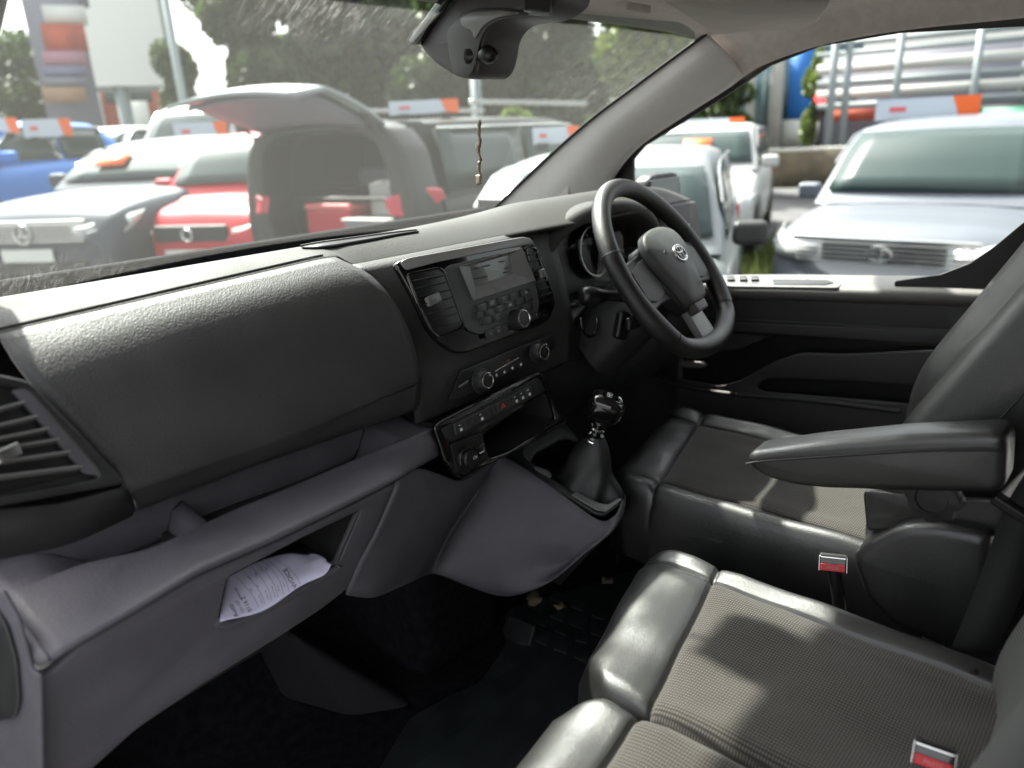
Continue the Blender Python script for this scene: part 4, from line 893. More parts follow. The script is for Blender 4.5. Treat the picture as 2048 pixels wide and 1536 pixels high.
# ================================================================ SEATS
def sample(ends, rin, n):
    """0..1 samples, dense near both ends"""
    a = np.concatenate([np.linspace(0, rin, 8)[:-1], np.linspace(rin, 1-rin, n), np.linspace(1-rin, 1, 8)[1:]]); return a
def cushion(root, Q, r, hs, bol, seams_s, seam_t, skirt, fab, front_r=None, nm='cushion', puff=.006, zf=None):
    """Q = front-left, front-right, back-right, back-left corners (seen from the seat); seams_s = list of s; fab = list of (s0,s1) fabric panels behind seam_t"""
    FL, FR, BR, BL = [V(q) for q in Q]; W_ = (FR-FL).length; D_ = (BL-FL).length; fr_ = front_r or r
    s_all = sorted(set([round(v, 4) for v in list(sample(0, r/W_*1.2, 40))+[q+d for q in seams_s for d in (-.004/W_, -.0015/W_, 0, .0015/W_, .004/W_)]]))
    t_all = sorted(set([round(v, 4) for v in list(sample(0, fr_/D_*1.2, 36))+[seam_t+d for d in (-.004/D_, -.0015/D_, 0, .0015/D_, .004/D_)]]))
    def P(s, t, dz=0):
        p = (FL*(1-s)+FR*s)*(1-t)+(BL*(1-s)+BR*s)*t
        ds = min(s, 1-s)*W_; dt = t*D_; z = 0
        if ds < r: z -= r-math.sqrt(max(0, r*r-(r-ds)**2))
        if dt < fr_: z -= (fr_-math.sqrt(max(0, fr_*fr_-(fr_-dt)**2)))*.9
        # rounded plan corners
        k = .05; fx = max(0, k-ds)/k; fy = max(0, k-dt)/k
        cen_ = (FL+FR+BR+BL)/4; z += bol*math.exp(-(ds/.045)**2)
        if fx*fy > 0: p = p+(V((cen_.x, cen_.y, p.z))-p).normalized()*(.030*fx*fy)
        g = 1e9
        for q in seams_s: g = min(g, abs(s-q)*W_) if (t > seam_t*.0) else g
        g2 = abs(t-seam_t)*D_; 
        z -= .0055*math.exp(-(g/.0035)**2)+.0055*math.exp(-(g2/.0035)**2)
        z += puff*min(1, g/.03)*min(1, g2/.03)
        z += .0022*math.sin(37*p.x+11*p.y)*math.sin(29*p.y-13*p.x)+.0003*math.sin(95*p.x+40*p.y+2*math.sin(30*p.y))
        return V((p.x, p.y, p.z+z+dz))
    G = [[P(s, t) for s in s_all] for t in t_all]
    lv, lf, fv, ff = [], [], {}, []
    nS = len(s_all); verts = [p for row in G for p in row]; leather, fabr = [], []
    for i in range(len(t_all)-1):
        for j in range(nS-1):
            sc, tc = (s_all[j]+s_all[j+1])/2, (t_all[i]+t_all[i+1])/2
            f_ = (i*nS+j, i*nS+j+1, (i+1)*nS+j+1, (i+1)*nS+j)
            (fabr if tc > seam_t and any(a < sc < b for a, b in fab) else leather).append(f_)
    base_n = len(verts); ring = [i for i in range(nS)]+[(i*nS+nS-1) for i in range(1, len(t_all))]
    ringL = [i*nS for i in range(len(t_all)-1, 0, -1)]
    path = ringL+ring; low = []
    for k_, h_, o_ in ((1, .012, .004), (2, hs*.5, .008), (3, hs, .0)):
        st = len(verts)
        for i in path: p = verts[i] if i < base_n else verts[i]; cen_ = (FL+FR+BR+BL)/4; d_ = (V((p.x, p.y, 0))-V((cen_.x, cen_.y, 0))).normalized(); verts.append(V((p.x+d_.x*o_, p.y+d_.y*o_, p.z-h_)))
        low.append(list(range(st, st+len(path))))
    prev = path
    for l_ in low:
        for a in range(len(path)-1): leather.append((prev[a], prev[a+1], l_[a+1], l_[a]))
        prev = l_
    c_ = mesh(nm, verts, leather, 'leather', root)
    mesh('fabric_panel', [V(v)+V((0, 0, .0002)) for v in verts[:base_n]], fabr, 'fabric', c_)
    # piping round the top edge
    tube('piping', [verts[i]+V((0, 0, -.012)) for i in path][::2], .0022, 'leather', c_, seg=6)
    return c_
ds = thing('driver_seat', 'driver seat in black leather and grey fabric with a folding armrest', 'seat', (.40, -.25, .60))
cushion(ds, [at(1200, 958, z=1.0), at(1335, 812, z=1.0), at(1662, 892, z=1.0)+V((.0, -.10, 0)), at(1702, 1105, z=1.0)+V((0, -.10, 0))], .028, .13, .012, [.115, .86], .20, .1, [(.115, .86)], front_r=.05)
box('seat_base', (.41, -.28, .74), (.34, .44, .26), 'black', ds, bevel=.03)
# backrest: front face with forward side bolsters, leather side
def backrest(root, x0, x1, fr_, th, m='leather', bol=.035, nm='backrest', mid='leather', skew=0):
    """fr_ = [(y,z)] front line low to high at the left edge"""
    n = len(fr_); xs = np.linspace(0, 1, 25); rows = []; w_ = x1-x0
    fr2 = cr([V((0, *p)) for p in fr_], 6)
    for k, p in enumerate(fr2):
        t = k/(len(fr2)-1); q = fr2[min(k+1, len(fr2)-1)]-fr2[max(k-1, 0)]; nrm = V((0, -q.z, q.y)).normalized()   # towards the back
        if nrm.y > 0: nrm = -nrm
        nar = .03*max(0, (t-.7)/.3)**2
        row = []
        for s in xs:
            e = min(s, 1-s)*w_; off = bol*(1-math.exp(-(e/.055)**2)); rd_ = .022; z_ = rd_-math.sqrt(max(0, rd_**2-(rd_-e)**2)) if e < rd_ else 0
            g = min(abs(s*w_-.042), abs((1-s)*w_-.042)); groove = .004*math.exp(-(g/.004)**2)
            row.append(V((x0+nar+(w_-2*nar)*s, p.y+skew*s, p.z))+nrm*(off+z_+groove))
        for s, d_ in ((1.0, th*.5), (.985, th*.9), (.8, th), (.5, th*1.02), (.2, th), (.015, th*.9), (0, th*.5)):
            row.append(V((x0+nar+(w_-2*nar)*s, p.y, p.z))+nrm*d_)
        rows.append(row)
    top = rows[-1]; c_ = sum(top, V())/len(top); rows += [[a.lerp(c_, .12)+V((0, -.004, .014)) for a in top], [a.lerp(c_, .5)+V((0, -.006, .024)) for a in top], [a.lerp(c_, .98)+V((0, -.006, .026)) for a in top]]
    return grid(nm, rows, m, root, closeu=True)
backrest(ds, .195, .600, [(-.435, .96), (-.430, 1.08), (-.446, 1.184), (-.512, 1.313), (-.572, 1.425), (-.66, 1.60), (-.69, 1.66)], .15, skew=.055)
tube('backrest_seam', [V((.1935, y-.033, z+.004)) for y, z in ((-.50, 1.19), (-.535, 1.245), (-.566, 1.305), (-.596, 1.36), (-.64, 1.43), (-.72, 1.6))], .0012, 'gasket', ds, seg=6)
hr = box('headrest', (.40, -.74, 1.735), (.24, .10, .15), 'leather', ds, bevel=.035, seg=5)
ap = Plane(V((.10, -.3, 1.1)), V((.10, -.6, 1.1)), V((.10, -.3, 1.3)))
arm = plate('armrest', ap, [[(1489, 918), (1500, 905), (1620, 889), (1800, 873), (1985, 867), (2010, 874), (2014, 900), (2008, 978), (1990, 990), (1800, 985), (1650, 980), (1590, 974), (1530, 958), (1500, 938)]], .062, 'leather', ds, h=-.062, edge=.011, rnd=.008)
tube('armrest_piping', cr([ap.p3(*q, .0005)+V((-.002, 0, 0)) for q in ((1494, 926), (1530, 921), (1700, 909), (1850, 900), (1990, 899), (2004, 905))], 4), .0016, 'gasket', arm, seg=6)
kn0 = ap.p3(1858, 1006, -.030)
kn_rows = []
for r_, h_ in ((.030, 0), (.031, .012), (.028, .018), (.018, .020), (.0165, .017), (.0001, .0175)):
    kn_rows.append([kn0+V((-h_, 0, 0))+V((0, math.cos(a), 0))*r_*(1+(.07*math.cos(8*a) if r_ > .02 else 0))+V((0, 0, math.sin(a)))*r_*(1+(.07*math.cos(8*a) if r_ > .02 else 0)) for a in np.linspace(0, 2*math.pi, 65)[:-1]])
grid('armrest_knob', kn_rows, 'darkplastic', ds, closeu=True, sharp=50)
rpn = Plane(V((.165, -.3, 1.0)), V((.165, -.6, 1.0)), V((.165, -.3, 1.2)))
plate('recliner_cover', rpn, [[(1700, 1112), (1735, 1085), (1800, 1052), (1870, 1048), (1960, 1062), (1985, 1080), (1980, 1180), (1955, 1275), (1900, 1300), (1790, 1255), (1730, 1190)]], .08, 'leather', ds, h=-.075, edge=.014, rnd=.015)
sidep = Plane(V((.196, -.3, 1.0)), V((.196, -.6, 1.0)), V((.196, -.3, 1.2)))
plate('side_valance', sidep, [[(1728, 985), (1735, 978), (1800, 985), (2100, 1000), (2100, 1075), (1990, 1070), (1870, 1055), (1735, 1060)]], .012, 'leather', ds, h=-.006, edge=.004, rnd=.008)
def buckle(px, py, x=None, z=None, ang=0, label='', sc=1):
    c_ = at(px, py, x=x) if x is not None else at(px, py, z=z)
    b = thing('seatbelt_buckle', label, 'seat belt buckle', tuple(c_))
    f_ = (V(C)-c_); f_.z *= .6; f_.normalize(); u_ = V((0, 0, 1)).cross(f_).normalized(); v_ = f_.cross(u_)
    Rm = Matrix((u_, v_, f_)).transposed() @ Matrix.Rotation(ang, 3, 'Z')
    B = lambda nm, o, s_, m, be: box(nm, c_+Rm @ V(o), tuple(k*sc for k in s_), m, b, rot=Rm, bevel=be)
    B('shell', (0, -.000, -.010), (.036, .022, .020), 'gloss', .003); B('release_button', (0, -.005*sc, .0005), (.031, .010, .004), 'red', .0012)
    B('slot_edge', (0, .0085*sc, .0005), (.032, .002, .002), 'chrome', .0005)
    for sx in (-1, 1): B('shell_edge', (sx*.0172*sc, 0, .0003), (.0014, .021, .002), 'silver', .0004)
    vs, fs = textmesh('PRESS', .0062*sc); mesh('press_print', [c_+Rm @ V((v.x, v.y-.005*sc, .0029)) for v in vs], fs, 'printedred', b, smooth=False)
    tube('stalk', [c_+Rm @ V((0, 0, -.018)), c_+V((.01, -.01, -.06)), c_+V((.015, -.02, -.14))], .009, 'black', b)
mat('printedred', (.75, .2, .2), .5)
buckle(1666, 1128, x=.135, ang=rad(4), label='red buttoned seat belt buckle beside the driver seat cushion, under the armrest', sc=1.0)
buckle(1868, 1517, z=1.035, ang=rad(0), label='red buttoned seat belt buckle standing on the rear of the passenger bench', sc=1.0)
# passenger bench
pb = thing('passenger_bench', 'double passenger bench in black leather with grey woven fabric panels', 'seat', (-.25, -.45, .60))
zf = 1.0
FRi, FRo = at(1345, 1098, z=zf), at(1500, 1140, z=zf)
mid_f, mid_b = at(1168, 1368, z=zf), at(1600, 1545, z=zf)
rf = V((.072, FRi.y+.015, zf)); rb = V((.066, -.66, zf))
mf = V((-.236, -.268, zf)); mb = V((-.215, -.66, zf))
cushion(pb, [(mf.x+.002, mf.y+.026, zf), (.084, -.150, zf), (.072, -.68, zf), (mb.x+.004, -.68, zf)], .022, .16, .004, [.86], .245, .1, [(-1, .86)], front_r=.055)
cushion(pb, [(-.60, -.300, zf), (mf.x-.002, mf.y+.022, zf), (mb.x-.004, -.68, zf), (-.60, -.68, zf)], .022, .16, .004, [.10], .225, .1, [(.10, 2)], front_r=.055)
box('bench_base', (-.26, -.48, .72), (.60, .36, .24), 'black', pb, bevel=.02)
backrest(pb, -.235, .060, [(-.635, .93), (-.618, 1.02), (-.645, 1.13), (-.69, 1.28), (-.76, 1.50), (-.80, 1.60)], .13, m='ribfabric', bol=.02)
backrest(pb, -.60, -.245, [(-.665, .97), (-.66, 1.06), (-.69, 1.18), (-.76, 1.32), (-.86, 1.50), (-.90, 1.60)], .11, m='ribfabric', bol=.02)
bolst = [at(1880, 1380, z=1.02), at(1925, 1395, z=1.04), at(1900, 1330, z=1.03)]
tube('seat_strap', cr([V((.045, -.60, 1.005)), V((.04, -.615, .99)), V((.02, -.63, .975))], 4), .006, 'belt', pb)
sb = thing('seat_belt', 'black seat belt strap running down beside the armrest', 'seat belt', (.15, -.65, 1.1))
bl = [at(2060, 930, x=.13), at(2010, 1015, x=.13), at(1975, 1110, x=.13), at(1930, 1230, x=.12), at(1900, 1300, x=.12)]
grid('strap', [cr(bl, 5), [p+V((.0, -.045, .012)) for p in cr(bl, 5)]], 'belt', sb, solid=.0015)
box('belt_guide', at(2030, 1020, x=.125), (.02, .05, .012), 'black', sb, rot=Matrix.Rotation(rad(25), 3, 'X'), bevel=.003)

# floor mat with raised pads, leaves
fm = thing('floor_mat', 'worn dark rubber floor mat with raised rectangular pads in the middle footwell', 'floor mat', (.3, .2, .6))
mp2 = Plane(V((.1, .1, .602)), V((.1+math.sin(rad(62)), .1-math.cos(rad(62)), .602)), V((.2, .5, .602)))
mp2 = Plane(V((.1, .1, .602)), V((1.1, .1, .602)), V((.1, 1.1, .602)))
plate('mat_sheet', mp2, [[(1010, 1232), (1030, 1215), (1160, 1180), (1400, 1100), (1700, 1150), (1500, 1420), (1200, 1560), (700, 1640), (820, 1440), (900, 1395), (960, 1370), (1000, 1310), (1012, 1290)]], .006, 'rubbermat', fm, h=.0, rnd=.02, edge=.002)
mesh('mat_raised_edge', [at(1003, 1255, z=.605), at(1018, 1228, z=.640), at(1070, 1250, z=.640), at(1060, 1292, z=.610), at(1010, 1286, z=.605)], [(0, 1, 2, 3, 4)], 'rubbermat', fm, solid=.012, bevel=.006)
for r_ in range(4):
    for c_ in range(5):
        x_, y_ = 1080+c_*41-r_*4+ (0), 1262+c_*17-r_*33
        plate('mat_pad', mp2, [[(x_, y_), (x_+26, y_+9), (x_+12, y_+36), (x_-14, y_+26)]] if r_ % 2 == 0 else [[(x_, y_+8), (x_+26, y_+17), (x_+16, y_+32), (x_-8, y_+24)]], .004, 'rubbermat', fm, h=.0062, rnd=.003)
for i, (px, py, s_, lab) in enumerate(((1068, 1196, .030, 'largest pale dry leaf lying on the floor mat nearest the tunnel'), (1120, 1212, .018, 'curled pale dry leaf lying beside the largest leaf on the mat'), (1215, 1160, .020, 'small dry leaf lying on the mat closest to the driver seat'))):
    c_ = at(px, py, z=.618); a0 = i*1.3+.4
    vs = [c_]+[c_+V((math.cos(a+a0)*s_*(1 if abs(math.sin(a)) < .5 else .55), math.sin(a+a0)*s_*.7, .004*math.sin(3*a))) for a in np.linspace(0, 2*math.pi, 13)[:-1]]
    lf_ = thing('dry_leaf', lab, 'leaf', tuple(c_), group='dry leaves on the floor mat'); mesh('blade', vs, [(0, k+1, (k+1) % 12+1) for k in range(12)], 'leafdry', lf_, solid=.001)

# ================================================================ OUTSIDE
GZ = -.20
def gz(x, y): return GZ+.070*max(0, y-.5)*(1 if y < 12 else 12/max(y, 12))
def gat(px, py):
    p = None
    lo = None
    for t in np.linspace(1, 80, 1600):
        q = V(C)+V(ray(px, py))*t
        if q.z < gz(q.x, q.y): return q
    return q
xs2 = np.concatenate([np.linspace(-300, -40, 12), np.linspace(-36, 60, 60), np.linspace(70, 400, 14)])
ys2 = np.concatenate([np.linspace(-200, -5, 14), np.linspace(-4, 40, 60), np.linspace(48, 400, 16)])
tagp(grid('ground', [[V((x, y, gz(x, y))) for x in xs2] for y in ys2], 'asphalt', None), kind='structure')
tagp(mesh('grass_verge', [(x, y, gz(x, y)+.012+.0*x) for x, y in ((6.1, 2.25), (13, 2.9), (13, 3.9), (6.4, 2.95))], [(0, 1, 2, 3)], 'verge', None, smooth=False), kind='structure')

def star(root, x, r_, y, z): pass
def car(name, loc, head, L, W_, H, m, label, belt=.93, hood=.82, wsb=.24, wst=.40, rt=.84, rb=.97, rear_open=False, board=False, boards=True, grille='bar', cat='car', boardw=.95, group='cars parked on the forecourt', roofbar=False, rear_h=None, emblem=None, grille_z=.62, wheelr=.32, lamp=True, plate_=True, sticker=None):
    """x forward local; heading = compass angle of the nose. Profile positions are fractions of the length from the nose"""
    t = thing(name, label, cat, (loc[0], loc[1], gz(loc[0], loc[1])), math.pi/2-head, group=group)
    hw = W_/2; X = lambda f_: L/2-f_*L
    rear_h = rear_h or belt+.03
    # lower body
    st = [(0.0, .30, .58, .80), (.012, .24, .66, .88), (.05, .22, hood-.07, .95), (.14, .22, hood, .99), (wsb, .22, belt-.03, 1), (.45, .22, belt, 1), (.7, .22, belt+.01, 1), (.9, .24, rear_h, .97), (.975, .26, rear_h-.03, .93), (1.0, .34, rear_h-.12, .88)]
    stf = [V((a, b, c_)) for a, b, c_, d_ in st]; stw = [V((a, d_, 0)) for a, b, c_, d_ in st]
    A = cr(stf, 4); B = cr(stw, 4); rows = []
    for a, b in zip(A, B):
        w_ = hw*b.y; x = X(a.x); z0, z1 = a.y, a.z
        ring = [(-.86, z0), (-.97, z0+.06), (-1.0, z0+(z1-z0)*.45), (-.985, z0+(z1-z0)*.75), (-.93, z1-.035), (-.84, z1-.004), (-.5, z1+.018), (0, z1+.028), (.5, z1+.018), (.84, z1-.004), (.93, z1-.035), (.985, z0+(z1-z0)*.75), (1.0, z0+(z1-z0)*.45), (.97, z0+.06), (.86, z0)]
        rows.append([V((x, y*w_, z)) for y, z in ring])
    if rear_open: rows = [r for r in rows if r[0].x > X(.90)] 
    body = grid('body', rows, m, t, local=True)
    fc = list(range(len(rows[0]))); mesh('nose', rows[0], [tuple(fc)], m, t, local=True, smooth=False)
    if not rear_open: mesh('tail', rows[-1], [tuple(fc)], m, t, local=True, smooth=False)
    # greenhouse
    tw = .76
    def gring(xf, zt, wb, wt_, xb=None):
        return None
    prof_ = [(wsb, belt-.02, .93, .93), (wsb+(wst-wsb)*.5, belt+(H-belt)*.58, .93, .84), (wst-.02, H-.075, .93, .79), (wst+.05, H-.02, .93, .76), ((wst+rt)/2, H, .93, .75), (rt-.04, H-.02, .93, .75), (rt, H-.05, .93, .76), ((rt+rb)/2, belt+(H-belt)*.5, .93, .83), (rb, belt-.02, .93, .90)]
    pr_ = cr([V((a, b, d_)) for a, b, c_, d_ in prof_], 4); rows = []
    for p in pr_:
        f_ = (p.y-belt)/(H-belt); x = X(p.x); wtop = hw*p.z; zt = max(p.y, belt-.019)
        r = [(-hw*.93, belt-.03), (-hw*.93-(wtop-hw*.93)*.5*min(1, max(0, f_)), belt-.03+(zt-belt+.03)*.5), (-wtop-.0, zt-.035*max(0, f_)), (-wtop*.86, zt), (-wtop*.4, zt+.016), (0, zt+.02)]
        r += [(-y, z) for y, z in r[-2::-1]]
        rows.append([V((x, y, z)) for y, z in r])
    if rear_open: rows = [r for r in rows if r[0].x > X(.89)]
    cab = grid('cabin', rows, m, t, local=True)
    # glass: windscreen, rear screen, side windows
    def gl(nm, pts, mm='carglass', sd=.006, par=None, label=None): return mesh(nm, pts, [tuple(range(len(pts)))], mm, par or t, local=True, smooth=False, solid=sd, off=0, label=label)
    def fpt(k, y, out=.006):   # point on front slope, k 0 base..1 top
        xf = wsb+.012+(wst-wsb-.035)*k; z = belt+.0+(H-.075-belt)*k; wd = hw*(.86+(.745-.86)*k)
        z = float(np.interp(xf, [a[0] for a in prof_[:3]], [a[1] for a in prof_[:3]]))
        return V((X(xf)+out+.03*(1-y*y), y*wd, z+out+.012*(1-abs(y))))
    grid('windscreen', [[fpt(k, y, .012) for y in np.linspace(-1, 1, 9)] for k in np.linspace(.06, .95, 6)], 'carglass', t, local=True, solid=.004)
    if not rear_open:
        def rpt(k, y, out=.012):
            xf = rb-.01-(rb-rt-.01)*k; z = float(np.interp(-xf, [-rb, -(rt+rb)/2, -rt], [belt-.02, belt+(H-belt)*.5, H-.05])); wd = hw*(.82+(.72-.82)*k)
            return V((X(xf)-out-.02*(1-y*y), y*wd, z+out))
        grid('rear_screen', [[rpt(k, y) for y in np.linspace(-1, 1, 7)] for k in np.linspace(.12, .9, 5)], 'carglass', t, local=True, solid=.004)
    for sy in (-1, 1):
        def sp_(xf, k):
            xtop = float(np.interp(xf, [p.x for p in pr_[:len(pr_)//2+1]], [p.y for p in pr_[:len(pr_)//2+1]])) if xf < .6 else float(np.interp(xf, [p.x for p in pr_[len(pr_)//2:]], [p.y for p in pr_[len(pr_)//2:]]))
            zt = min(xtop-.06, H-.085); z = belt+.015+(zt-belt-.015)*k
            return V((X(xf), sy*(hw*.935+(hw*.80-hw*.93)*((z-belt)/(H-belt))**1.1+.004), z))
        mids = [wsb+.075, (wst+rt)/2-.035, rt+.01]
        for a, b in ((mids[0], mids[1]-.008), (mids[1]+.008, mids[2]-.02)):
            grid('side_window', [[sp_(xf, k) for xf in np.linspace(a, b, 7)] for k in (0, .33, .66, 1)], 'carglass', t, local=True, solid=.004)
        tube('window_trim', [sp_(xf, 1)+V((0, sy*.004, .012)) for xf in np.linspace(mids[0], mids[2]-.02, 9)], .009, 'silver', t, seg=6, local=True)
        for xf in (.16, .82):
            wr = lathe('wheel', (X(xf), sy*(hw-.10), wheelr), (0, sy, 0), [(.0001, -.08), (wheelr-.02, -.08), (wheelr, -.05), (wheelr, .07), (wheelr-.03, .10), (wheelr*.68, .102)], 'tyre', t, local=True)
            ri = lathe('rim', (X(xf), sy*(hw-.10), wheelr), (0, sy, 0), [(wheelr*.68, .102), (wheelr*.64, .085), (wheelr*.3, .075), (.0001, .085)], 'trimblack', wr, local=True)
            multi('spoke', [((X(xf)+math.cos(a)*wheelr*.33, sy*(hw-.012), wheelr+math.sin(a)*wheelr*.33), (wheelr*.62, .02, .05), Matrix.Rotation(-a, 3, 'Y')) for a in [k*2*math.pi/5+.3 for k in range(5)]], 'alloy', wr, local=True)
            lathe('wheel_arch', (X(xf), sy*(hw-.06), wheelr+.01), (0, sy, 0), [(wheelr+.05, .0), (wheelr+.055, .064), (.05, .0645)], 'trimblack', t, local=True)
        box('door_mirror', (X(wsb+.055), sy*(hw+.07), belt+.07), (.12, .20, .14), m if m != 'p_silver' else 'trimblack', t, bevel=.04, seg=3, local=True)
        if lamp:
            hl = grid('headlight', [[V((X(f_)+.012, sy*hw*w_, z)) for f_, w_, z in r_] for r_ in (((.012, .50, grille_z+.02), (.02, .66, grille_z+.045), (.05, .88, grille_z+.09), (.10, .965, grille_z+.13)), ((.008, .50, grille_z-.03), (.014, .68, grille_z-.04), (.03, .88, grille_z-.03), (.075, .975, grille_z+.05)), ((.008, .52, grille_z-.07), (.014, .70, grille_z-.10), (.026, .88, grille_z-.09), (.055, .97, grille_z)))], 'headlamp', t, local=True, solid=.02)
        if not rear_open:
            box('tail_light', (X(.972), sy*hw*.84, rear_h-.17), (.12, hw*.24, .18), 'taillamp', t, bevel=.03, local=True)
    box('grille', (X(.006), 0, grille_z-.02), (.05, hw*.92, .16), 'trimblack', t, bevel=.02, local=True)
    if grille == 'bars':
        multi('grille_bar', [((X(.0)+.012, 0, grille_z-.085+i*.032), (.02, hw*1.3, .014), None) for i in range(5)], 'chrome', t, local=True)
        box('grille_top', (X(.0)+.008, 0, grille_z+.075), (.03, hw*1.38, .04), 'chrome', t, bevel=.01, local=True)
    box('bumper_intake', (X(.002), 0, .34), (.05, hw*1.25, .13), 'trimblack', t, bevel=.03, local=True)
    if plate_: box('number_plate', (X(.0)+.03, 0, .455), (.012, .52, .11), 'plate', t, bevel=.003, local=True)
    ex, ez = X(0)+.035, grille_z-.02
    def ov(a_, b_, dz, r_, nm='emblem'):
        tube(nm, [V((ex, a_*math.cos(u_), ez+dz+b_*math.sin(u_))) for u_ in np.linspace(0, 2*math.pi, 29)[:-1]], r_, 'chrome', t, closed=True, seg=6, local=True)
    if emblem == 'ovals': ov(.085, .055, 0, .008); ov(.026, .052, 0, .006); ov(.055, .022, .022, .006)
    elif emblem == 'star':
        ov(.085, .085, 0, .008); multi('emblem_star', [((ex, .04*math.cos(a), ez+.04*math.sin(a)), (.01, .085, .014), Matrix.Rotation(a, 3, 'X')) for a in (rad(90), rad(210), rad(330))], 'chrome', t, local=True)
    elif emblem == 'ess': ov(.05, .05, 0, .010)
    if board: saleboard(t, V((X(.52), 0, H+.02)), boardw, math.pi/2 if board is True else board, loc, head, label)
    if sticker: box('windscreen_sticker', fpt(.45, sticker, .03), (.02, .34, .20), 'boardorange', t, rot=Matrix.Rotation(rad(-55), 3, 'Y'), bevel=0, local=True, label='orange sticker in the windscreen')
    t['_x'] = 0; del t['_x']
    return t
def rotz(p, a): return V((p.x*math.cos(a)-p.y*math.sin(a), p.x*math.sin(a)+p.y*math.cos(a), p.z))
def saleboard(px, py, depth, wpx, label, yaw=0, hpx=None):
    """white sale board with an orange end standing on a car roof; centre at photo pixel, facing the viewer"""
    c_ = at(px, py, d=depth); w_ = wpx*depth/F; h_ = (hpx or wpx*.21)*depth/F
    az = math.atan2((c_.y-C[1]), (c_.x-C[0]))+math.pi/2+yaw
    b = thing('sale_board', label, 'sign', (c_.x, c_.y, c_.z-h_/2), az+math.pi, group='sale boards on the car roofs')
    s_ = -1   # local +x points to the viewer's left
    mesh('panel', boxm((0, 0, h_/2), (w_, .03, h_))[0], boxm((0, 0, 0), (1, 1, 1))[1], 'boardwhite', b, local=True, smooth=False)
    for k, yy in ((0, .018), (1, -.018)):
        x0, x1 = -w_/2*1.0, -w_/2+w_*.26
        x0, x1 = w_/2, w_/2-w_*.24
        mesh('orange_end', [(x0, yy, .0), (x1+w_*.06, yy, 0), (x1-w_*.02, yy, h_), (x0, yy, h_)], [(0, 1, 2, 3)], 'boardorange', b, local=True, smooth=False, solid=.003)
        mesh('red_mark', [(-w_*.36, yy, h_*.38), (-w_*.20, yy, h_*.38), (-w_*.20, yy, h_*.62), (-w_*.36, yy, h_*.62)], [(0, 1, 2, 3)], 'boardred', b, local=True, smooth=False, solid=.003)
    multi('foot', [((-w_*.3, 0, -.02), (.08, .16, .05), None), ((w_*.3, 0, -.02), (.08, .16, .05), None)], 'trimblack', b, local=True)
    return b
def bynose(px, d, head, L):
    p = at(px, 460, d=d); return (p.x-math.sin(rad(head))*L/2, p.y-math.cos(rad(head))*L/2)
def cpos(px, py, depth): p = at(px, py, d=depth); return (p.x, p.y)
# right: light blue-grey SUV facing the van
car('silver_suv', (7.25, .90), rad(270), 4.55, 1.84, 1.72, 'p_rav', 'light blue-grey SUV facing the driver window, with a wide chrome grille', belt=1.08, hood=1.0, wsb=.22, wst=.38, grille='bars', emblem='ovals', grille_z=.84, wheelr=.36)
saleboard(1853, 216, 6.9, 184, 'white sale board with orange end on the roof of the light blue-grey SUV', hpx=40)
car('silver_hatchback', bynose(1090, 3.6, 246, 4.2), rad(246), 4.2, 1.74, 1.50, 'p_silver', 'pale silver hatchback behind the pillar, nearest car seen past the steering wheel', belt=.98, hood=.9, wsb=.2, wst=.36)
car('white_car', bynose(1345, 8.6, 250, 4.3), rad(250), 4.3, 1.78, 1.50, 'p_white', 'white car with an orange windscreen sticker behind the pale silver hatchback', belt=.98, sticker=.1)
saleboard(1428, 252, 10.2, 116, 'white sale board with orange end above the white car right of the pillar', hpx=28)
# left and middle
car('dark_saloon', bynose(48, 6.5, 240, 4.75), rad(240), 4.75, 1.82, 1.40, 'p_darkgrey', 'dark blue-grey saloon with a round star badge, facing left of the windscreen', belt=.95, hood=.88, wsb=.29, wst=.44, rt=.76, rb=.90, grille='bars', emblem='star', sticker=-.35, grille_z=.66)
car('red_hatchback', bynose(392, 6.75, 243, 3.5), rad(243), 3.7, 1.65, 1.50, 'p_red', 'red hatchback with black grille beside the open grey SUV', belt=.95, hood=.88, wsb=.2, wst=.36, emblem='ess', grille_z=.66)
rp_ = at(650, 400, d=5.9); xt = car('grey_suv', (rp_.x+math.sin(rad(80))*2.25, rp_.y+math.cos(rad(80))*2.25), rad(80), 4.5, 1.82, 1.64, 'p_gunmetal', 'grey SUV with its tailgate raised and loaded boot open', belt=1.08, hood=1.0, wsb=.24, wst=.38, rt=.90, rb=.985, rear_open=True, grille_z=.84, wheelr=.35)
a_ = xt
hx = -2.25
# rear of the SUV: boot frame, floor, tailgate, lights
box('rear_bumper', (hx+.06, 0, .50), (.30, 1.74, .36), 'p_gunmetal', xt, bevel=.09, seg=4, local=True)
box('bumper_step', (hx+.0, 0, .66), (.26, 1.2, .04), 'trimblack', xt, bevel=.015, local=True)
box('boot_lining', (hx+.75, 0, 1.05), (1.0, 1.36, .02), 'gasket', xt, local=True)
multi('boot_trim', [((hx+.75, -.68, 1.15), (1.0, .02, .9), None), ((hx+.75, .68, 1.15), (1.0, .02, .9), None), ((hx+.75, 0, .70), (1.1, 1.36, .03), None), ((hx+1.25, 0, 1.1), (.03, 1.36, .8), None)], 'gasket', xt, local=True)
bfp = Plane(V((hx+.10, 0, 0)), V((hx+.10, 1, 0)), V((hx+.10, 0, 1)))
_o = [(-.88, .32), (-.93, .9), (-.905, 1.10), (-.83, 1.42), (-.70, 1.58), (-.45, 1.645), (0, 1.66), (.45, 1.645), (.70, 1.58), (.83, 1.42), (.905, 1.10), (.93, .9), (.88, .32)]
_i = [(-.60, .70), (-.68, .95), (-.66, 1.25), (-.58, 1.47), (-.42, 1.545), (0, 1.56), (.42, 1.545), (.58, 1.47), (.66, 1.25), (.68, .95), (.60, .70)]
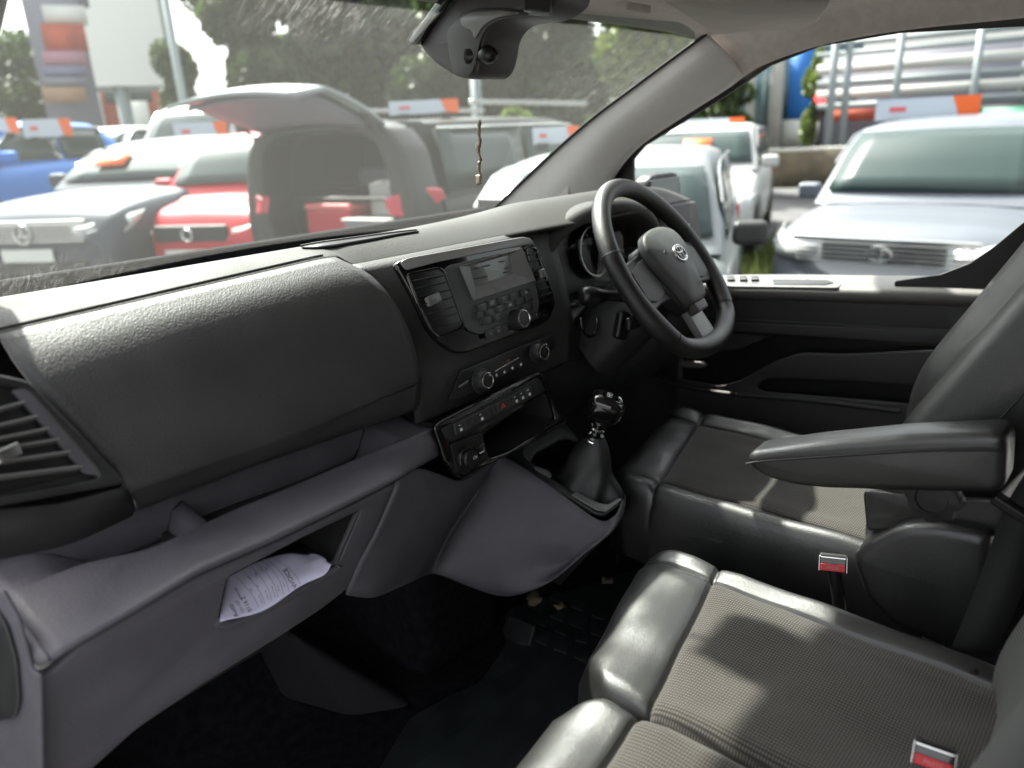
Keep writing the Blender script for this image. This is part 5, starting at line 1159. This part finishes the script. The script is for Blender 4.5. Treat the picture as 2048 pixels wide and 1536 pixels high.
plate('boot_frame', bfp, [_o, _i], .34, 'p_gunmetal', xt, h=(-.22 if bfp.n.x < 0 else -.12), edge=.05, rnd=.05, px=False, local=True)
box('folded_seat', (hx+1.1, .3, 1.0), (.12, .6, .5), 'cladgrey', xt, bevel=.06, seg=3, local=True); box('folded_seat', (hx+1.1, -.35, 1.0), (.12, .6, .5), 'cladgrey', xt, bevel=.06, seg=3, local=True)
for sy in (-1, 1):
    q_ = [V((hx-.06, sy*.66, 1.08)), V((hx-.07, sy*.70, .96)), V((hx+.02, sy*.88, .93)), V((hx+.34, sy*.935, 1.05)), V((hx+.30, sy*.925, 1.13)), V((hx+.02, sy*.88, 1.16))]
    mesh('tail_light', q_+[p+V((.05, -sy*.05, 0)) for p in q_], [(0, 1, 2, 5), (2, 3, 4, 5), (0, 5, 11, 6), (1, 7, 8, 2), (2, 8, 9, 3), (4, 3, 9, 10), (5, 4, 10, 11), (0, 6, 7, 1)], 'taillamp', xt, local=True, bevel=.02, seg=3)
for sy in (-1, 1): box('reflector', (hx-.07, sy*.70, .52), (.02, .18, .05), 'taillamp', xt, bevel=.01, local=True)
box('roof_rail', (0, -.66, 1.76), (2.2, .04, .04), 'silver', xt, local=True); box('roof_rail', (0, .66, 1.76), (2.2, .04, .04), 'silver', xt, local=True)
tg = [[V((hx+.05-.84*u_, w_*(.64+.10*math.sin(u_*3)), 1.60+.30*u_-.24*max(0, u_-.75)**1*2+.05*(1-w_*w_))) for w_ in np.linspace(-1, 1, 13)] for u_ in np.linspace(0, 1, 9)]
gt = grid('tailgate', tg, 'p_silver', xt, local=True, solid=.03, off=0)
grid('tailgate_lining', [[p+V((0, 0, -.035)) for p in r[1:-1]] for r in tg[1:-1]], 'cladgrey', gt, local=True, solid=.03)
multi('gas_strut', [((hx-.12, sy*.66, 1.62), (.55, .02, .02), Matrix.Rotation(rad(38), 3, 'Y')) for sy in (-1, 1)], 'trimblack', xt, local=True)
def inboot(name, o, s_, m, label, cat):
    p = rotz(V(o), xt.rotation_euler.z)+xt.location; t = thing(name, label, cat, tuple(p), xt.rotation_euler.z)
    return t
t = inboot('red_toolbox', (hx+.35, .20, .72), 0, 0, 'red toolbox with handle in the open boot of the grey SUV', 'toolbox')
box('case', (0, 0, .13), (.3, .5, .24), 'p_red', t, bevel=.03, local=True); box('lid', (0, 0, .27), (.31, .51, .05), 'boardred', t, bevel=.02, local=True); box('handle', (0, 0, .32), (.03, .2, .05), 'trimblack', t, bevel=.01, local=True)
t = inboot('white_carton', (hx+.5, -.22, .72), 0, 0, 'tall white carton standing in the open boot of the grey SUV', 'box')
box('carton', (0, 0, .22), (.2, .22, .44), 'whitepanel', t, bevel=.01, local=True); box('flap', (0, 0, .45), (.21, .10, .015), 'plate', t, bevel=.003, local=True)
t = inboot('plastic_crate', (hx+.25, -.28, .72), 0, 0, 'clear grey plastic crate at the front edge of the open boot', 'crate')
box('tub', (0, 0, .09), (.26, .45, .17), 'cladgrey', t, bevel=.02, local=True); box('rim', (0, 0, .18), (.29, .48, .02), 'plate', t, bevel=.006, local=True)
saleboard(848, 214, 6.3, 138, 'white sale board with orange end on the roof of the open grey SUV', hpx=26)
car('blue_car', bynose(-260, 8.6, 235, 4.2), rad(235), 4.2, 1.75, 1.47, 'p_blue', 'bright blue car at the far left behind the dark saloon', belt=.95)
car('white_van', bynose(330, 12.5, 235, 4.6), rad(235), 4.6, 1.85, 1.75, 'p_white', 'white and red car parked behind the dark saloon and red hatchback', belt=1.0)
car('cream_car', bynose(130, 14.5, 235, 4.3), rad(235), 4.3, 1.75, 1.5, 'p_white', 'cream car far behind the blue car, below the white billboard', belt=.95)
for px, py, dd, wp, hp, lb in ((95, 256, 9.2, 84, 34, 'left sale board of the two above the blue car'.replace('left sale board of the two', 'pale sale board with orange end')+', near the saloon'),
                           (-10, 252, 9.6, 78, 30, 'pale blue sale board cut off by the left edge of the windscreen view'),
                           (402, 262, 10.5, 100, 34, 'sale board with orange end on the white and red car'),
                           (1112, 270, 5.0, 92, 32, 'sale board with orange end on the silver hatchback, just left of the pillar')):
    saleboard(px, py, dd, wp, lb, hpx=hp)

# ---- background structures
def facebox(px0, py0, px1, py1, d, depth=.3):
    """box whose front face spans these photo pixels at optical distance d, upright in the world, facing the van"""
    p = at(px0, py1, d=d); q_ = at(px1, py1, d=d); r_ = at(px0, py0, d=d)
    c_ = at((px0+px1)/2, (py0+py1)/2, d=d); az = math.atan2(c_.y-C[1], c_.x-C[0])-math.pi/2
    w_ = abs(px1-px0)*d/F; h_ = abs(py1-py0)*d/F
    return c_, w_, h_, az
def slab(name, px0, py0, px1, py1, d, m, parent=None, depth=.3, **k):
    c_, w_, h_, az = facebox(px0, py0, px1, py1, d)
    return box(name, c_, (w_, depth, h_), m, parent, rot=Matrix.Rotation(az, 3, 'Z'), bevel=0, **k)
def gthing(name, px, d, label, cat, **k):
    p = at(px, 300, d=d); return thing(name, label, cat, (p.x, p.y, gz(p.x, p.y)), **k)
def post(name, px, py0, d, w_, m, parent, top=None):
    p = at(px, py0, d=d); g = gz(p.x, p.y); return box(name, (p.x, p.y, (p.z+g)/2), (w_, w_, p.z-g), m, parent, bevel=0)
t = gthing('billboard', 235, 26, 'tall blank white billboard on a grey post at the left', 'billboard')
c_, w_, h_, az = facebox(165, -120, 312, 162, 26)
mat('billwhite', (.9, .9, .86), .6)
box('panel', c_, (w_, .4, h_), 'billwhite', t, rot=Matrix.Rotation(az, 3, 'Z'), bevel=.02); post('post', 238, 160, 26.6, .35, 'steel', t)
c_, w_, h_, az = facebox(155, -130, 320, 172, 26.25); box('frame', c_, (w_, .3, h_), 'steel', t, rot=Matrix.Rotation(az, 3, 'Z'), bevel=.01)
t = gthing('totem_sign', 130, 20, 'tall totem sign with coloured tenant panels left of the billboard', 'sign')
slab('casing', 80, -60, 178, 330, 20.3, 'cladgrey', t, depth=.3)
for y0, y1, m_ in ((-50, 10, 'cladgrey'), (14, 48, 'plate'), (52, 100, 'redbrick'), (104, 132, 'pinkpanel'), (134, 152, 'purplepanel'), (156, 172, 'cladgrey'), (176, 204, 'orangepanel')):
    slab('tenant_panel', 92, y0, 168, y1, 20, m_, t, depth=.35)
t = gthing('red_building', 250, 34, 'low red fronted shop building under the billboard', 'building')
slab('wall', 180, 160, 322, 300, 34, 'redbrick', t, depth=4); slab('window', 215, 180, 300, 205, 31.9, 'carglass', t, depth=.1); slab('door', 262, 205, 300, 285, 31.9, 'plate', t, depth=.1)
for px_ in (200, 240): slab('pilaster', px_, 175, px_+8, 290, 31.8, 'plate', t, depth=.2)
slab('roof', 175, 152, 328, 162, 34, 'cladgrey', t, depth=4.6)
t = gthing('lamp_post', 316, 15, 'slim grey lamp post right of the billboard', 'lamp post')
post('pole', 317, -80, 15, .12, 'steel', t); slab('lamp_head', 290, -92, 330, -80, 15, 'steel', t, depth=.3)
t = gthing('lamp_post', 945, 16, 'pale grey lamp post behind the hanging charm', 'lamp post')
post('pole', 948, 120, 16, .16, 'steel', t); slab('lamp_head', 925, 112, 955, 122, 16, 'steel', t, depth=.3)
t = gthing('glass_building', 1560, 26, 'teal glass building with pale columns beyond the pale silver hatchback', 'building')
slab('wall', 1440, 90, 1700, 292, 27, 'tealglass', t, depth=3)
for a, b in ((1446, 1456), (1494, 1510), (1540, 1566)): slab('column', a, 60, b, 300, 24.6, 'paleconcrete', t, depth=.5)
slab('blue_panel', 1580, 90, 1622, 240, 24.9, 'blueclad', t, depth=.4); slab('door_panel', 1566, 240, 1640, 290, 24.8, 'plate', t, depth=.2)
slab('roof', 1430, 72, 1720, 92, 27, 'paleconcrete', t, depth=3.5)
for px_ in range(1470, 1690, 28): slab('mullion', px_, 92, px_+3, 290, 25.3, 'steel', t, depth=.1)
t = gthing('storage_rack', 1850, 17, 'open steel framed deck structure with pale horizontal rails beyond the light blue-grey SUV', 'structure')
for px_ in (1662, 1690, 1790, 1945, 2042, 2150): slab('upright', px_-6, 60, px_+8, 330, 17, 'steel', t, depth=.2)
for y0, y1, m_ in ((82, 92, 'steel'), (108, 130, 'whitepanel'), (142, 156, 'steel'), (164, 182, 'whitepanel'), (192, 204, 'steel'), (60, 70, 'steel')):
    slab('rail', 1652, y0, 2190, y1, 17.2, m_, t, depth=.12)
slab('red_base', 1665, 218, 1790, 240, 17.5, 'redbrick', t, depth=.2); slab('back_wall', 1660, 95, 2180, 290, 19, 'cladgrey', t, depth=.3)
t = gthing('green_shed', 2010, 15, 'green shed with a yellow stripe at the right edge beside the SUV', 'shed')
slab('wall', 1975, 215, 2130, 320, 15, 'greenclad', t, depth=1.5); slab('stripe', 1975, 280, 2130, 292, 14.2, 'yellow', t, depth=.1); slab('roof', 1970, 208, 2135, 216, 15, 'trimblack', t, depth=1.7)
t = gthing('brick_wall', 1600, 14.5, 'low brown brick wall between the parked cars on the right', 'wall')
slab('brickwork', 1530, 302, 1780, 372, 14.5, 'brownwall', t, depth=.3); slab('coping', 1528, 294, 1782, 303, 14.5, 'paleconcrete', t, depth=.4)
t = gthing('traffic_light', 1640, 20, 'traffic light showing red in front of the tree on the right', 'traffic light')
slab('housing', 1630, 180, 1652, 232, 20, 'trimblack', t, depth=.3); post('pole', 1641, 230, 20, .12, 'trimblack', t)
p = at(1641, 196, d=19.7); lathe('red_lamp', p, (V(C)-p), [(.13, 0), (.12, .05), (.08, .08), (.0001, .09)], 'redlamp', t, seg=20)
p = at(1190, 203, d=24); t = thing('traffic_light', 'tiny distant red traffic light seen through the trees left of the pillar', 'traffic light', (p.x, p.y, gz(p.x, p.y)))
slab('housing', 1183, 192, 1197, 226, 24.2, 'trimblack', t, depth=.3); lathe('red_lamp', p, (V(C)-p), [(.07, 0), (.06, .03), (.0001, .04)], 'redlamp', t, seg=16); post('pole', 1190, 226, 24.2, .1, 'trimblack', t)

# ---- trees, each with its own crown
def tree(px, pytop, pybot, wpx, d, label, m='leafdark', n=2600, kind='broadleaf_tree', seed=0):
    R_ = random.Random(seed); base = at(px, 280, d=d); g = gz(base.x, base.y)
    top = at(px, pytop, d=d).z; bot = at(px, pybot, d=d).z; w_ = wpx*d/F/2; cz = (top+bot)/2; hz = (top-bot)/2
    t = thing(kind, label, 'tree', (base.x, base.y, g), group='trees behind the forecourt')
    lobes = []
    for k in range(14):
        a = R_.uniform(0, 2*math.pi); r_ = R_.uniform(.1, .72); zz_ = R_.uniform(-.75, .72)
        lobes.append(V((math.cos(a)*r_*w_*(1-.35*max(0, zz_)), math.sin(a)*r_*w_, zz_*hz)))
    vs, fs = [], []
    sz = max(.08, min(.30, w_*.062))
    for i in range(n):
        L_ = R_.choice(lobes); s_ = V((R_.gauss(0, 1), R_.gauss(0, 1), R_.gauss(0, 1))).normalized()*R_.uniform(.65, 1.05)
        p = L_+V((s_.x*w_*.36, s_.y*w_*.36, s_.z*hz*.30)); p += V((base.x, base.y, cz))
        q = V((R_.gauss(0, 1), R_.gauss(0, 1), R_.gauss(0, 1))).normalized(); a = q.orthogonal().normalized(); b = q.cross(a); z_ = sz*R_.uniform(.6, 1.3)
        k = len(vs); vs += [p+a*z_, p+b*z_*.6, p-a*z_, p-b*z_*.6]; fs.append((k, k+1, k+2, k+3))
    me = bpy.data.meshes.new('crown'); me.from_pydata([tuple(v) for v in vs], [], fs); link('crown', me, m, t)
    tube('trunk', [V((base.x, base.y, g)), V((base.x+.1, base.y, (g+cz)/2)), V((base.x, base.y+.1, cz+hz*.3))], [.05*w_+.14, .04*w_+.09, .05], 'bark', t, seg=8)
    tube('limb', [V((base.x, base.y, (g+cz)/2)), V((base.x+w_*.5, base.y, cz))], [.09, .03], 'bark', t, seg=6)
tr = [(60, 60, 300, 230, 34, 'dark tree behind the totem sign at the far left', 'leafdark'),
      (362, 78, 290, 120, 20, 'small dark tree right of the billboard lamp post', 'leafdark'),
      (560, -160, 270, 380, 24, 'broad dark tree above the raised tailgate', 'leafdark'),
      (770, -220, 280, 360, 27, 'tall dark tree left of the camera pod', 'leafdark'),
      (930, -180, 290, 300, 22, 'dark tree directly behind the hanging charm', 'leafdark'),
      (1120, -200, 290, 330, 20, 'dark tree between the charm and the pillar', 'leafdark'),
      (1290, -160, 200, 330, 17, 'lighter yellow green tree top near the upper end of the pillar', 'leaflight'),
      (1040, 215, 330, 120, 13, 'low light green bush behind the grey SUV', 'leaflight'),
      (1460, 150, 300, 150, 22, 'green tree just right of the pillar by the glass building', 'leafdark'),
      (1636, 96, 290, 80, 22, 'narrow olive tree beside the red traffic light', 'leaflight'),
      (700, 40, 300, 500, 44, 'distant dark tree line tree behind the grey SUV', 'leafdark'),
      (1350, 100, 320, 500, 46, 'distant dark tree beyond the pillar', 'leafdark')]
for i, (px, a, b, w__, d, lb, m_) in enumerate(tr):
    tree(px, a, b, w__, d, lb, m_, seed=i+3, n=13000 if w__ > 250 else 5000)
# weeds along the verge
R_ = random.Random(5); vs, fs = [], []
for i in range(2600):
    u_, v_ = R_.random(), R_.random(); x = 6.2+6.5*u_; y = 2.3+u_*.6+v_*(.6+.3*u_)+R_.gauss(0, .06); z = gz(x, y)
    h_ = R_.uniform(.05, .28)*(.4+R_.random()); a = R_.uniform(0, 6.28); dx, dy = math.cos(a)*.02, math.sin(a)*.02; lx, ly = R_.gauss(0, .06), R_.gauss(0, .06)
    k = len(vs); vs += [V((x-dx, y-dy, z)), V((x+dx, y+dy, z)), V((x+lx, y+ly, z+h_))]; fs.append((k, k+1, k+2))
me = bpy.data.meshes.new('weeds'); me.from_pydata([tuple(v) for v in vs], [], fs); tagp(link('weeds', me, 'weed'), kind='stuff')
